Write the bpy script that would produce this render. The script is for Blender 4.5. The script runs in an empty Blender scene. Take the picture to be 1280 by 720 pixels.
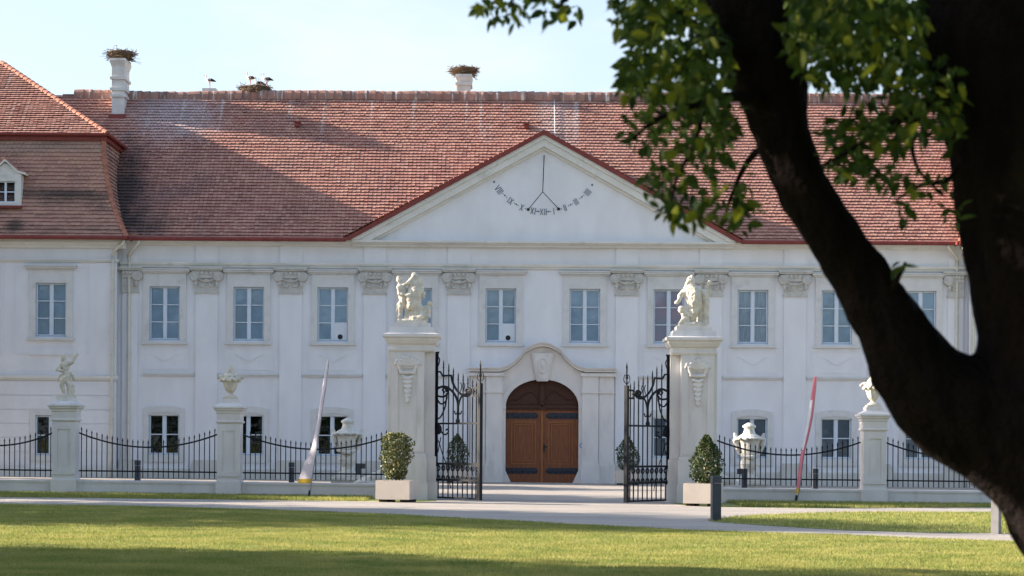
import bpy, bmesh, math, random
import numpy as np
from mathutils import Vector, Matrix, noise as mnoise
R = math.radians
rnd = random.Random(7)
S = bpy.context.scene
COL = S.collection

# ------------------------------------------------------------------ camera
F = 2490.0            # focal length in photo pixels (1280 wide)
HOR = 555.0           # horizon row
ROLL = 0.0061
CAMZ = 1.6
TILT = -0.006         # the ground falls a little to the right
cam = bpy.data.cameras.new("camera")
cam_o = bpy.data.objects.new("camera", cam); COL.objects.link(cam_o)
cam_o.location = (0, 0, CAMZ); cam_o.rotation_euler = (R(90), -ROLL, 0)
cam.sensor_width = 36.0; cam.lens = 36.0 * F / 1280.0
cam.shift_y = (HOR - 360.0) / 1280.0
cam.clip_start = 0.1; cam.clip_end = 5000
cam.dof.use_dof = True; cam.dof.focus_distance = 66.0; cam.dof.aperture_fstop = 3.2
S.camera = cam_o

# ------------------------------------------------------------------ world, sun, exposure
SUN_EL = R(20.5); SUN_AZ = R(8.0)         # sun on the left, 8 degrees behind the facade plane
world = bpy.data.worlds.new("World"); S.world = world; world.use_nodes = True
nt = world.node_tree; nt.nodes.clear()
wo = nt.nodes.new("ShaderNodeOutputWorld"); bg = nt.nodes.new("ShaderNodeBackground")
sky = nt.nodes.new("ShaderNodeTexSky"); sky.sky_type = 'NISHITA'; sky.sun_disc = False
sky.sun_elevation = SUN_EL; sky.sun_rotation = R(360) - (R(90) - SUN_AZ)
sky.altitude = 150; sky.air_density = 1.0; sky.dust_density = 2.2; sky.ozone_density = 2.6
tc = nt.nodes.new("ShaderNodeTexCoord"); mp = nt.nodes.new("ShaderNodeMapping")
mp.inputs['Scale'].default_value = (3.0, 3.0, 9.0); mp.inputs['Location'].default_value = (8.85, 4.5, 2.35)
nz = nt.nodes.new("ShaderNodeTexNoise"); nz.inputs['Scale'].default_value = 1.6; nz.inputs['Detail'].default_value = 7; nz.inputs['Roughness'].default_value = 0.55
cr = nt.nodes.new("ShaderNodeValToRGB"); cr.color_ramp.elements[0].position = 0.45; cr.color_ramp.elements[1].position = 0.68
cr.color_ramp.elements[0].color = (0, 0, 0, 1); cr.color_ramp.elements[1].color = (1, 1, 1, 1)
mx = nt.nodes.new("ShaderNodeMix"); mx.data_type = 'RGBA'
mx.inputs[7].default_value = (2.85, 3.15, 3.35, 1)
L = nt.links.new
L(tc.outputs['Generated'], mp.inputs[0]); L(mp.outputs[0], nz.inputs['Vector']); L(nz.outputs['Fac'], cr.inputs[0])
sep = nt.nodes.new("ShaderNodeSeparateXYZ"); L(tc.outputs['Generated'], sep.inputs[0])
hz = nt.nodes.new("ShaderNodeMapRange"); hz.interpolation_type = 'SMOOTHERSTEP'; L(sep.outputs[2], hz.inputs[0])
hz.inputs[1].default_value = 0.05; hz.inputs[2].default_value = 0.55; hz.inputs[3].default_value = 0.60; hz.inputs[4].default_value = 0.03
cl = nt.nodes.new("ShaderNodeMath"); cl.operation = 'MULTIPLY_ADD'; cl.use_clamp = True; L(cr.outputs[0], cl.inputs[0]); cl.inputs[1].default_value = 0.5; L(hz.outputs[0], cl.inputs[2])
L(cl.outputs[0], mx.inputs[0]); L(sky.outputs[0], mx.inputs[6]); L(mx.outputs[2], bg.inputs[0]); L(bg.outputs[0], wo.inputs[0])
bg.inputs[1].default_value = 0.104
sl = bpy.data.lights.new("sun", 'SUN'); sl.energy = 5.0; sl.angle = R(0.5); sl.color = (1.0, 0.87, 0.72)
so = bpy.data.objects.new("sun", sl); COL.objects.link(so); so.location = (-40, 60, 40)
SUNDIR = Vector((-math.cos(SUN_EL) * math.cos(SUN_AZ), math.cos(SUN_EL) * math.sin(SUN_AZ), math.sin(SUN_EL)))
so.rotation_euler = SUNDIR.to_track_quat('Z', 'Y').to_euler()
vs = S.view_settings; vs.view_transform = 'Standard'; vs.look = 'None'; vs.gamma = 1.0; vs.exposure = 1.66; vs.use_curve_mapping = False

# ------------------------------------------------------------------ helpers
def gz(x): return TILT * x
def ray(px, py):
    a, b = px - 640.0, HOR - py
    c, s = math.cos(ROLL), math.sin(ROLL)
    return (a * c - b * s) / F, (a * s + b * c) / F
def G(px, py):
    x, z = ray(px, py); t = -CAMZ / (z - TILT * x)
    return (x * t, t)
def P(px, py, Y):
    x, z = ray(px, py); return Vector((x * Y, Y, CAMZ + z * Y))

class MB:
    def __init__(s): s.v = []; s.f = []; s.t = []; s.tint = None
    def add(s, vs, fs):
        o = len(s.v); s.v += [tuple(p) for p in vs]; s.f += [tuple(i + o for i in f) for f in fs]
        if s.tint is not None: s.t += [s.tint] * len(vs)
    def box(s, x0, x1, y0, y1, z0, z1, top=1.0, topy=None):
        topy = top if topy is None else topy
        cx, cy = (x0 + x1) / 2, (y0 + y1) / 2
        a = lambda x, f: cx + (x - cx) * f
        b = lambda y, f: cy + (y - cy) * f
        s.add([(x0, y0, z0), (x1, y0, z0), (x1, y1, z0), (x0, y1, z0),
               (a(x0, top), b(y0, topy), z1), (a(x1, top), b(y0, topy), z1), (a(x1, top), b(y1, topy), z1), (a(x0, top), b(y1, topy), z1)],
              [(3, 2, 1, 0), (4, 5, 6, 7), (0, 1, 5, 4), (1, 2, 6, 5), (2, 3, 7, 6), (3, 0, 4, 7)])
        return s
    def prism(s, poly, y0, y1):           # poly in (x, z), counter-clockwise seen from the camera (-Y)
        n = len(poly)
        s.add([(x, y0, z) for x, z in poly] + [(x, y1, z) for x, z in poly],
              [tuple(range(n)), tuple(range(2 * n - 1, n - 1, -1))] + [((i + 1) % n, i, n + i, n + (i + 1) % n) for i in range(n)])
        return s
    def ring(s, outer, inner, y0, y1, closed=True):    # strip between two outlines of equal length
        n = len(outer); m = n if closed else n - 1
        V = [(x, y0, z) for x, z in outer] + [(x, y0, z) for x, z in inner] + [(x, y1, z) for x, z in outer] + [(x, y1, z) for x, z in inner]
        fs = []
        for i in range(m):
            j = (i + 1) % n
            fs += [(i, j, n + j, n + i), (j, i, 2 * n + i, 2 * n + j), (n + i, n + j, 3 * n + j, 3 * n + i), (2 * n + j, 2 * n + i, 3 * n + i, 3 * n + j)]
        if not closed:
            fs += [(0, n, 3 * n, 2 * n), (2 * n - 1, n - 1, 3 * n - 1, 4 * n - 1)]
        s.add(V, fs); return s
    def tube(s, pts, r, n=6, cap=True, closed=False):
        pts = [Vector(p) for p in pts]; m = len(pts)
        rr = r if isinstance(r, (list, tuple)) else [r] * m
        V = []; up = None
        for i, p in enumerate(pts):
            d = (pts[(i + 1) % m] - pts[i - 1]) if closed else (pts[min(i + 1, m - 1)] - pts[max(i - 1, 0)])
            d = d.normalized() if d.length > 1e-9 else Vector((0, 0, 1))
            if up is None:
                up = d.orthogonal().normalized()
            up = (up - d * up.dot(d)); up = up.normalized() if up.length > 1e-6 else d.orthogonal().normalized()
            q = d.cross(up)
            for k in range(n):
                a = 2 * math.pi * k / n
                V.append(p + (up * math.cos(a) + q * math.sin(a)) * rr[i])
        fs = []
        for i in range(m if closed else m - 1):
            for k in range(n):
                a, b = i * n + k, i * n + (k + 1) % n
                c, d2 = ((i + 1) % m) * n + (k + 1) % n, ((i + 1) % m) * n + k
                fs.append((a, b, c, d2))
        if cap and not closed:
            fs += [tuple(range(n - 1, -1, -1)), tuple((m - 1) * n + k for k in range(n))]
        s.add(V, fs); return s
    def lathe(s, prof, cx=0, cy=0, n=20, sy=1.0, lob=None):
        V = []
        for r, z in prof:
            for k in range(n):
                a = 2 * math.pi * k / n
                q = r * (1 + (lob[0] * math.cos(lob[1] * a) if lob else 0))
                V.append((cx + q * math.cos(a), cy + q * math.sin(a) * sy, z))
        fs = []
        for i in range(len(prof) - 1):
            for k in range(n):
                fs.append((i * n + k, i * n + (k + 1) % n, (i + 1) * n + (k + 1) % n, (i + 1) * n + k))
        fs += [tuple(range(n - 1, -1, -1)), tuple((len(prof) - 1) * n + k for k in range(n))]
        s.add(V, fs); return s
    def ball(s, c, r, n=8, m=5, sq=(1, 1, 1)):
        prof = [(max(1e-4, math.sin(math.pi * i / m)), -math.cos(math.pi * i / m)) for i in range(m + 1)]
        t = MB(); t.lathe(prof, n=n)
        s.add([(c[0] + x * r * sq[0], c[1] + y * r * sq[1], c[2] + z * r * sq[2]) for x, y, z in t.v], t.f); return s
    def square(s, prof, cx=0, cy=0, sy=1.0):            # square "lathe": profile of (half width, z)
        for (a, z0), (b, z1) in zip(prof, prof[1:]):
            pass
        V = []
        for h, z in prof:
            V += [(cx - h, cy - h * sy, z), (cx + h, cy - h * sy, z), (cx + h, cy + h * sy, z), (cx - h, cy + h * sy, z)]
        fs = []
        for i in range(len(prof) - 1):
            for k in range(4):
                fs.append((i * 4 + k, i * 4 + (k + 1) % 4, i * 4 + 4 + (k + 1) % 4, i * 4 + 4 + k))
        fs += [(3, 2, 1, 0), tuple((len(prof) - 1) * 4 + k for k in range(4))]
        s.add(V, fs); return s
    def xf(s, M):
        s.v = [tuple(M @ Vector(p)) for p in s.v]; return s
    def build(s, name, mat, parent=None, kind=None, smooth=False, org=None, loc=None):
        ox, oy, oz = org if org is not None else (0, 0, 0)
        me = bpy.data.meshes.new(name)
        if org is not None:
            me.from_pydata([(x - ox, y - oy, z - oz) for x, y, z in s.v], [], s.f)
        else:
            me.from_pydata(s.v, [], s.f)
        if s.t:
            at = me.attributes.new("tint", 'FLOAT', 'POINT'); at.data.foreach_set('value', s.t)
        me.materials.append(mat)
        if smooth:
            me.polygons.foreach_set('use_smooth', [True] * len(me.polygons))
        me.update()
        return link(name, me, parent, kind, loc)
def link(name, me, parent=None, kind=None, loc=None):
    o = bpy.data.objects.new(name, me); COL.objects.link(o)
    if parent is not None: o.parent = parent
    if kind: o['kind'] = kind
    if loc is not None: o.location = loc
    return o
def thing(name, label, cat, loc=(0, 0, 0), rz=0.0, group=None):
    o = bpy.data.objects.new(name, None); COL.objects.link(o); o.empty_display_size = 0.3
    o.location = loc; o.rotation_euler = (0, 0, rz); tag(o, label, cat, group); return o
def tag(o, label=None, cat=None, group=None):
    if label: o['label'] = label
    if cat: o['category'] = cat
    if group: o['group'] = group
    return o
def copy_tree(o, parent=None):
    c = o.copy(); COL.objects.link(c)
    if parent is not None: c.parent = parent
    for ch in [k for k in o.children]: copy_tree(ch, c)
    return c
def smooth_path(pts, k=4):
    pts = [Vector(p) for p in pts]; out = []
    for i in range(len(pts) - 1):
        p0, p1, p2, p3 = pts[max(i - 1, 0)], pts[i], pts[i + 1], pts[min(i + 2, len(pts) - 1)]
        for j in range(k):
            t = j / k
            out.append(0.5 * ((2 * p1) + (p2 - p0) * t + (2 * p0 - 5 * p1 + 4 * p2 - p3) * t * t + (3 * p1 - p0 - 3 * p2 + p3) * t ** 3))
    out.append(pts[-1]); return out
def sculpt(name, items, mat, parent=None, voxel=0.02, disp=0.0, dscale=8.0, loc=None, smooth_it=1):
    """capsules (p0,r0,p1,r1) and ellipsoids (c,(rx,ry,rz)) fused into one skin"""
    b = MB()
    for it in items:
        if len(it) == 4:
            p0, r0, p1, r1 = it; p0, p1 = Vector(p0), Vector(p1)
            n = 5
            b.tube([p0.lerp(p1, i / n) for i in range(n + 1)], [r0 + (r1 - r0) * i / n for i in range(n + 1)], n=10)
            b.ball(p0, r0, 10, 6); b.ball(p1, r1, 10, 6)
        else:
            c, rr = it[0], it[1]; b.ball(c, 1.0, 12, 8, rr)
    me = bpy.data.meshes.new(name); me.from_pydata(b.v, [], b.f)
    tmp = bpy.data.objects.new("tmp", me); COL.objects.link(tmp)
    m = tmp.modifiers.new("r", 'REMESH'); m.mode = 'VOXEL'; m.voxel_size = voxel
    if smooth_it:
        sm = tmp.modifiers.new("s", 'SMOOTH'); sm.factor = 0.5; sm.iterations = smooth_it
    dg = bpy.context.evaluated_depsgraph_get()
    out = bpy.data.meshes.new_from_object(tmp.evaluated_get(dg)); out.name = name
    bpy.data.objects.remove(tmp); bpy.data.meshes.remove(me)
    if disp:
        nrm = [v.normal.copy() for v in out.vertices]
        for v, nn in zip(out.vertices, nrm):
            q = v.co * dscale
            v.co += nn * disp * (mnoise.noise(q) + 0.5 * mnoise.noise(q * 2.3))
    out.materials.clear(); out.materials.append(mat)
    out.polygons.foreach_set('use_smooth', [True] * len(out.polygons)); out.update()
    return link(name, out, parent, None, loc)

# ------------------------------------------------------------------ materials
def mat(name, c0, c1=None, scale=3.0, rough=0.85, bump=0.0, bscale=40.0, detail=6, stretch=(1, 1, 1), lo=0.35, hi=0.65, metal=0.0, spec=0.3, c2=None, s2=0.6, p2=(0.55, 0.75), f2=0.6, st2=(1, 1, 1), tint=None, bdist=0.02):
    m = bpy.data.materials.new(name); m.use_nodes = True; n = m.node_tree; n.nodes.clear(); K = n.links.new
    out = n.nodes.new("ShaderNodeOutputMaterial"); b = n.nodes.new("ShaderNodeBsdfPrincipled"); K(b.outputs[0], out.inputs[0])
    b.inputs['Roughness'].default_value = rough; b.inputs['Metallic'].default_value = metal
    b.inputs['Specular IOR Level'].default_value = spec
    b.inputs['Base Color'].default_value = (*c0, 1)
    tcn = n.nodes.new("ShaderNodeNewGeometry")     # world position: copies do not repeat each other's stains
    def noise(sc, st, det=detail):
        mpn = n.nodes.new("ShaderNodeMapping"); mpn.inputs['Scale'].default_value = st; K(tcn.outputs['Position'], mpn.inputs[0])
        t = n.nodes.new("ShaderNodeTexNoise"); t.inputs['Scale'].default_value = sc; t.inputs['Detail'].default_value = det; K(mpn.outputs[0], t.inputs['Vector']); return t
    def mix(fac, a, bcol):
        x = n.nodes.new("ShaderNodeMix"); x.data_type = 'RGBA'
        if isinstance(fac, float): x.inputs[0].default_value = fac
        else: K(fac, x.inputs[0])
        for v, s in ((a, 6), (bcol, 7)):
            if isinstance(v, tuple): x.inputs[s].default_value = (*v, 1)
            else: K(v, x.inputs[s])
        return x.outputs[2]
    def rampf(src, p, q, top=1.0):
        r = n.nodes.new("ShaderNodeMapRange"); r.inputs[1].default_value = p; r.inputs[2].default_value = q; r.inputs[4].default_value = top; K(src, r.inputs[0]); return r.outputs[0]
    col = c0
    if c1 is not None:
        col = mix(rampf(noise(scale, stretch).outputs['Fac'], lo, hi), c0, c1)
    if tint is not None:
        at = n.nodes.new("ShaderNodeAttribute"); at.attribute_name = "tint"
        col = mix(rampf(at.outputs['Fac'], 0.0, 1.0, 0.75), col, tint)
    if c2 is not None:
        col = mix(rampf(noise(s2, st2).outputs['Fac'], p2[0], p2[1], f2), col, c2)
    if not isinstance(col, tuple): K(col, b.inputs['Base Color'])
    if bump > 0:
        bm = n.nodes.new("ShaderNodeBump"); bm.inputs['Strength'].default_value = bump; bm.inputs['Distance'].default_value = bdist
        K(noise(bscale, (1, 1, 1), 4).outputs['Fac'], bm.inputs['Height']); K(bm.outputs[0], b.inputs['Normal'])
    m["_n"] = 1
    return m
M = {}
M['plaster'] = mat('plaster', (0.76, 0.755, 0.78), (0.71, 0.705, 0.73), 1.6, 0.9, 0.25, 30, stretch=(1, 1, 0.35), c2=(0.56, 0.55, 0.54), s2=0.8, p2=(0.54, 0.78), f2=0.35, st2=(1.0, 1.0, 0.55))
M['trim'] = mat('trim', (0.66, 0.65, 0.64), (0.61, 0.60, 0.59), 3.0, 0.9, 0.25, 50, c2=(0.33, 0.32, 0.29), s2=2, p2=(0.58, 0.8), f2=0.5)
M['capital'] = mat('capital', (0.56, 0.54, 0.505), (0.46, 0.445, 0.415), 5.0, 0.9, 0.3, 60)
M['cornice'] = mat('cornice', (0.72, 0.70, 0.66), (0.64, 0.62, 0.58), 2.0, 0.9, 0.2, 40, stretch=(0.4, 1, 1), c2=(0.42, 0.40, 0.36), s2=2.5, p2=(0.58, 0.8), f2=0.6)
M['stone'] = mat('stone', (0.75, 0.70, 0.665), (0.67, 0.625, 0.595), 2.2, 0.9, 0.4, 40, stretch=(1, 1, 0.5), c2=(0.42, 0.385, 0.33), s2=1.6, p2=(0.57, 0.8), f2=0.55, st2=(2, 2, 0.5))
M['statue'] = mat('statue', (0.72, 0.66, 0.56), (0.56, 0.50, 0.41), 6.0, 0.85, 0.4, 50, c2=(0.36, 0.31, 0.24), s2=4, p2=(0.55, 0.8), f2=0.6)
M['base'] = mat('base', (0.62, 0.59, 0.54), (0.54, 0.52, 0.48), 2.0, 0.95, 0.3, 30)
M['winframe'] = mat('winframe', (0.44, 0.53, 0.64), (0.40, 0.49, 0.60), 8, 0.5)
M['sash'] = mat('sash', (0.64, 0.70, 0.78), (0.60, 0.66, 0.74), 8, 0.5)
M['blind'] = mat('blind', (0.66, 0.74, 0.80), (0.56, 0.65, 0.72), 2.0, 0.9, c2=(0.68, 0.66, 0.58), s2=0.5, p2=(0.5, 0.7), f2=0.5)
M['curtain'] = mat('curtain', (0.72, 0.74, 0.76), (0.48, 0.53, 0.58), 5, 0.9, stretch=(4, 1, .3))
M['pink_reflection'] = mat('pink_reflection', (0.78, 0.56, 0.60), (0.62, 0.58, 0.64), 2, 0.9)  # pink reflection in the glass, painted as the colour of the panel behind
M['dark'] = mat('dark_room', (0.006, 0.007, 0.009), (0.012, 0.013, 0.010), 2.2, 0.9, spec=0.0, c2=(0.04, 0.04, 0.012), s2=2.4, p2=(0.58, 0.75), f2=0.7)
M['grey_blind'] = mat('grey_blind', (0.22, 0.25, 0.29), (0.17, 0.20, 0.24), 3, 0.9)
M['board'] = mat('board', (0.66, 0.70, 0.76), (0.62, 0.66, 0.72), 3, 0.7)
M['black'] = mat('black', (0.012, 0.012, 0.016), (0.02, 0.02, 0.025), 5, 0.6)
M['iron'] = mat('iron', (0.008, 0.009, 0.013), (0.014, 0.015, 0.02), 12, 0.55, metal=0.0, spec=0.2)
M['strap'] = mat('strap', (0.032, 0.036, 0.05), (0.024, 0.026, 0.034), 12, 0.55)
M['wood'] = mat('wood', (0.24, 0.08, 0.028), (0.16, 0.05, 0.02), 3.0, 0.55, 0.3, 30, stretch=(8, 8, 0.7), spec=0.35)
M['wood_light'] = mat('wood_light', (0.32, 0.12, 0.042), (0.24, 0.085, 0.03), 3.0, 0.55, 0.2, 30, stretch=(8, 8, 0.7))
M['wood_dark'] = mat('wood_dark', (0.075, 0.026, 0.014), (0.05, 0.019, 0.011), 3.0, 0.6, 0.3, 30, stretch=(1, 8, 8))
M['tile'] = mat('roof_tile', (0.42, 0.195, 0.155), (0.33, 0.15, 0.122), 0.7, 0.85, 0.25, 60, tint=(0.55, 0.32, 0.245), c2=(0.26, 0.15, 0.14), s2=0.55, p2=(0.52, 0.75), f2=0.65, st2=(1, 1, 1))
M['tile_old'] = mat('roof_tile_old', (0.45, 0.235, 0.195), (0.34, 0.18, 0.155), 1.1, 0.9, 0.25, 60, tint=(0.52, 0.32, 0.22), c2=(0.12, 0.085, 0.07), s2=0.9, p2=(0.52, 0.72), f2=0.75, st2=(0.5, 1, 2.2))
M['hip'] = mat('hip_tile', (0.42, 0.17, 0.11), (0.30, 0.125, 0.09), 5, 0.8, 0.2, 40)
M['ridge'] = mat('ridge_tile', (0.34, 0.17, 0.135), (0.16, 0.11, 0.10), 1.3, 0.9, 0.4, 30, stretch=(2.0, 1, .6), tint=(0.48, 0.28, 0.22), c2=(0.66, 0.64, 0.62), s2=2.2, p2=(0.58, 0.70), f2=0.85, st2=(3.0, .4, .4))
M['gutter'] = mat('gutter', (0.22, 0.045, 0.035), (0.17, 0.035, 0.03), 4, 0.5)
M['pipe'] = mat('pipe', (0.66, 0.62, 0.53), (0.58, 0.55, 0.47), 4, 0.45)
M['chimney'] = mat('chimney', (0.70, 0.68, 0.66), (0.60, 0.58, 0.56), 2.2, 0.9, 0.3, 30, c2=(0.5, 0.42, 0.38), s2=1.5, p2=(0.55, 0.8), f2=0.5)
M['twig'] = mat('twig', (0.22, 0.16, 0.11), (0.12, 0.085, 0.06), 6, 0.95)
M['feather_white'] = mat('feather_white', (0.78, 0.76, 0.72), (0.70, 0.68, 0.64), 10, 0.8)
M['feather_black'] = mat('feather_black', (0.012, 0.012, 0.015), (0.02, 0.02, 0.022), 10, 0.6)
M['beak'] = mat('beak', (0.5, 0.09, 0.03), (0.42, 0.07, 0.03), 8, 0.5)
M['concrete'] = mat('planter_concrete', (0.62, 0.54, 0.46), (0.56, 0.49, 0.42), 3, 0.85, 0.2, 60)
M['soil'] = mat('soil', (0.05, 0.035, 0.025), (0.03, 0.022, 0.016), 10, 0.95)
M['bollard'] = mat('bollard_paint', (0.045, 0.052, 0.065), (0.06, 0.066, 0.08), 5, 0.45, spec=0.5)
M['pole_grey'] = mat('pole_grey', (0.35, 0.34, 0.36), (0.3, 0.29, 0.31), 4, 0.5)
def clothmat(name, c):
    m = bpy.data.materials.new(name); m.use_nodes = True; n = m.node_tree; n.nodes.clear(); K = n.links.new
    out = n.nodes.new("ShaderNodeOutputMaterial"); d = n.nodes.new("ShaderNodeBsdfPrincipled"); d.inputs['Roughness'].default_value = 0.7
    t = n.nodes.new("ShaderNodeBsdfTranslucent"); ms = n.nodes.new("ShaderNodeMixShader"); ms.inputs[0].default_value = 0.5
    tcn = n.nodes.new("ShaderNodeTexCoord"); tx = n.nodes.new("ShaderNodeTexNoise"); tx.inputs['Scale'].default_value = 3
    K(tcn.outputs['Object'], tx.inputs['Vector'])
    x = n.nodes.new("ShaderNodeMix"); x.data_type = 'RGBA'; x.inputs[6].default_value = (*c, 1); x.inputs[7].default_value = (*[v * 0.88 for v in c], 1)
    K(tx.outputs['Fac'], x.inputs[0]); K(x.outputs[2], d.inputs['Base Color']); K(x.outputs[2], t.inputs['Color'])
    K(d.outputs[0], ms.inputs[1]); K(t.outputs[0], ms.inputs[2]); K(ms.outputs[0], out.inputs[0]); return m
M['banner_white'] = clothmat('banner_white', (0.88, 0.79, 0.85))
M['banner_yellow'] = clothmat('banner_yellow', (0.75, 0.48, 0.06))
M['banner_red'] = clothmat('banner_red', (0.80, 0.26, 0.31))
M['banner_field'] = clothmat('banner_field', (0.82, 0.80, 0.84))
M['sun_paint'] = mat('sundial_paint', (0.085, 0.10, 0.16), (0.12, 0.14, 0.2), 20, 0.8)
M['vase'] = mat('vase_stone', (0.72, 0.69, 0.62), (0.60, 0.57, 0.50), 5, 0.85, 0.4, 50, c2=(0.45, 0.42, 0.36), s2=4, p2=(0.58, 0.8), f2=0.5)
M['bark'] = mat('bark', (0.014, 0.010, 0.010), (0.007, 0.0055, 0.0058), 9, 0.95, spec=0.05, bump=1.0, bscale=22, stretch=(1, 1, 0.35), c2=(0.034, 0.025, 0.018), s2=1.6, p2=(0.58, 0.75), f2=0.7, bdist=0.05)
M['sign_blue'] = mat('sign_blue', (0.30, 0.33, 0.6), (0.28, 0.3, 0.55), 5, 0.5)
M['gravel'] = mat('gravel', (0.42, 0.375, 0.33), (0.33, 0.297, 0.265), 0.55, 0.95, 0.7, 45, stretch=(0.35, 1.6, 1), c2=(0.22, 0.2, 0.18), s2=22, p2=(0.52, 0.72), f2=0.7)
M['lawn'] = mat('lawn_ground', (0.14, 0.19, 0.04), (0.29, 0.27, 0.09), 0.55, 0.95, 0.6, 30, stretch=(0.6, 1, 1), c2=(0.08, 0.10, 0.02), s2=6, p2=(0.45, 0.7), f2=0.6)
M['bike_white'] = mat('bike_white', (0.7, 0.7, 0.68), (0.66, 0.66, 0.64), 5, 0.4)
M['bike_red'] = mat('bike_red', (0.5, 0.05, 0.04), (0.45, 0.05, 0.04), 5, 0.4)
M['lead'] = mat('lead', (0.22, 0.23, 0.25), (0.18, 0.19, 0.2), 3, 0.6)

def leafmat(name, ca, cb, tr, scale=1.4, attr=False, rough=0.45, spec=0.35):
    m = bpy.data.materials.new(name); m.use_nodes = True; n = m.node_tree; n.nodes.clear(); K = n.links.new
    out = n.nodes.new("ShaderNodeOutputMaterial"); d = n.nodes.new("ShaderNodeBsdfPrincipled"); d.inputs['Roughness'].default_value = rough; d.inputs['Specular IOR Level'].default_value = spec  
    t = n.nodes.new("ShaderNodeBsdfTranslucent"); ms = n.nodes.new("ShaderNodeMixShader"); ms.inputs[0].default_value = tr
    x = n.nodes.new("ShaderNodeMix"); x.data_type = 'RGBA'; x.inputs[6].default_value = (*ca, 1); x.inputs[7].default_value = (*cb, 1)
    ge = n.nodes.new("ShaderNodeNewGeometry"); oi = n.nodes.new("ShaderNodeObjectInfo")
    if attr == 'island': K(ge.outputs['Random Per Island'], x.inputs[0])
    elif attr == 'obj': K(oi.outputs['Random'], x.inputs[0])
    else:
        tcn = n.nodes.new("ShaderNodeTexCoord"); tx = n.nodes.new("ShaderNodeTexNoise"); tx.inputs['Scale'].default_value = scale; tx.inputs['Detail'].default_value = 4
        K(tcn.outputs['Object'], tx.inputs['Vector'])
        ad = n.nodes.new("ShaderNodeMath"); ad.operation = 'MULTIPLY_ADD'; K(ge.outputs['Random Per Island'], ad.inputs[0]); ad.inputs[1].default_value = 0.5
        sb = n.nodes.new("ShaderNodeMapRange"); sb.inputs[1].default_value = 0.3; sb.inputs[2].default_value = 0.7; sb.inputs[4].default_value = 0.6; K(tx.outputs['Fac'], sb.inputs[0])
        K(sb.outputs[0], ad.inputs[2]); K(ad.outputs[0], x.inputs[0])
    hs = x.outputs[2]
    K(hs, d.inputs['Base Color']); K(hs, t.inputs['Color']); K(d.outputs[0], ms.inputs[1]); K(t.outputs[0], ms.inputs[2]); K(ms.outputs[0], out.inputs[0])
    return m
M['leaf'] = leafmat('tree_leaf', (0.018, 0.042, 0.008), (0.17, 0.19, 0.016), 0.52, attr='obj', rough=0.6, spec=0.12)
M['leaf_mass'] = leafmat('tree_leaf_mass', (0.018, 0.040, 0.008), (0.055, 0.09, 0.014), 0.35, attr='island', rough=0.6, spec=0.12)
M['shrub'] = leafmat('shrub_leaf', (0.03, 0.055, 0.016), (0.085, 0.105, 0.03), 0.2, attr='island')
M['shrub_sunlit_brown'] = leafmat('shrub_leaf_sunlit', (0.05, 0.085, 0.022), (0.19, 0.175, 0.06), 0.2, attr='island')  # leaf colour brightened to stand in for sunlight on the left shrub
M['grass'] = leafmat('grass_blade', (0.115, 0.195, 0.035), (0.47, 0.42, 0.15), 0.4, scale=0.9, rough=0.8, spec=0.08)

def glassmat():
    m = bpy.data.materials.new('glass'); m.use_nodes = True; n = m.node_tree; n.nodes.clear(); K = n.links.new
    out = n.nodes.new("ShaderNodeOutputMaterial"); t = n.nodes.new("ShaderNodeBsdfTransparent"); t.inputs[0].default_value = (0.82, 0.90, 0.98, 1)
    g = n.nodes.new("ShaderNodeBsdfGlossy"); g.inputs['Roughness'].default_value = 0.03; g.inputs[0].default_value = (0.85, 0.93, 1, 1)
    fr = n.nodes.new("ShaderNodeFresnel"); fr.inputs[0].default_value = 1.6
    tcn = n.nodes.new("ShaderNodeTexCoord"); tx = n.nodes.new("ShaderNodeTexNoise"); tx.inputs['Scale'].default_value = 1.3
    K(tcn.outputs['Object'], tx.inputs['Vector'])
    bm = n.nodes.new("ShaderNodeBump"); bm.inputs['Strength'].default_value = 0.12; bm.inputs['Distance'].default_value = 0.05; K(tx.outputs['Fac'], bm.inputs['Height']); K(bm.outputs[0], g.inputs['Normal'])
    ms = n.nodes.new("ShaderNodeMixShader"); K(fr.outputs[0], ms.inputs[0]); K(t.outputs[0], ms.inputs[1]); K(g.outputs[0], ms.inputs[2]); K(ms.outputs[0], out.inputs[0])
    return m
M['glass'] = glassmat()
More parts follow.
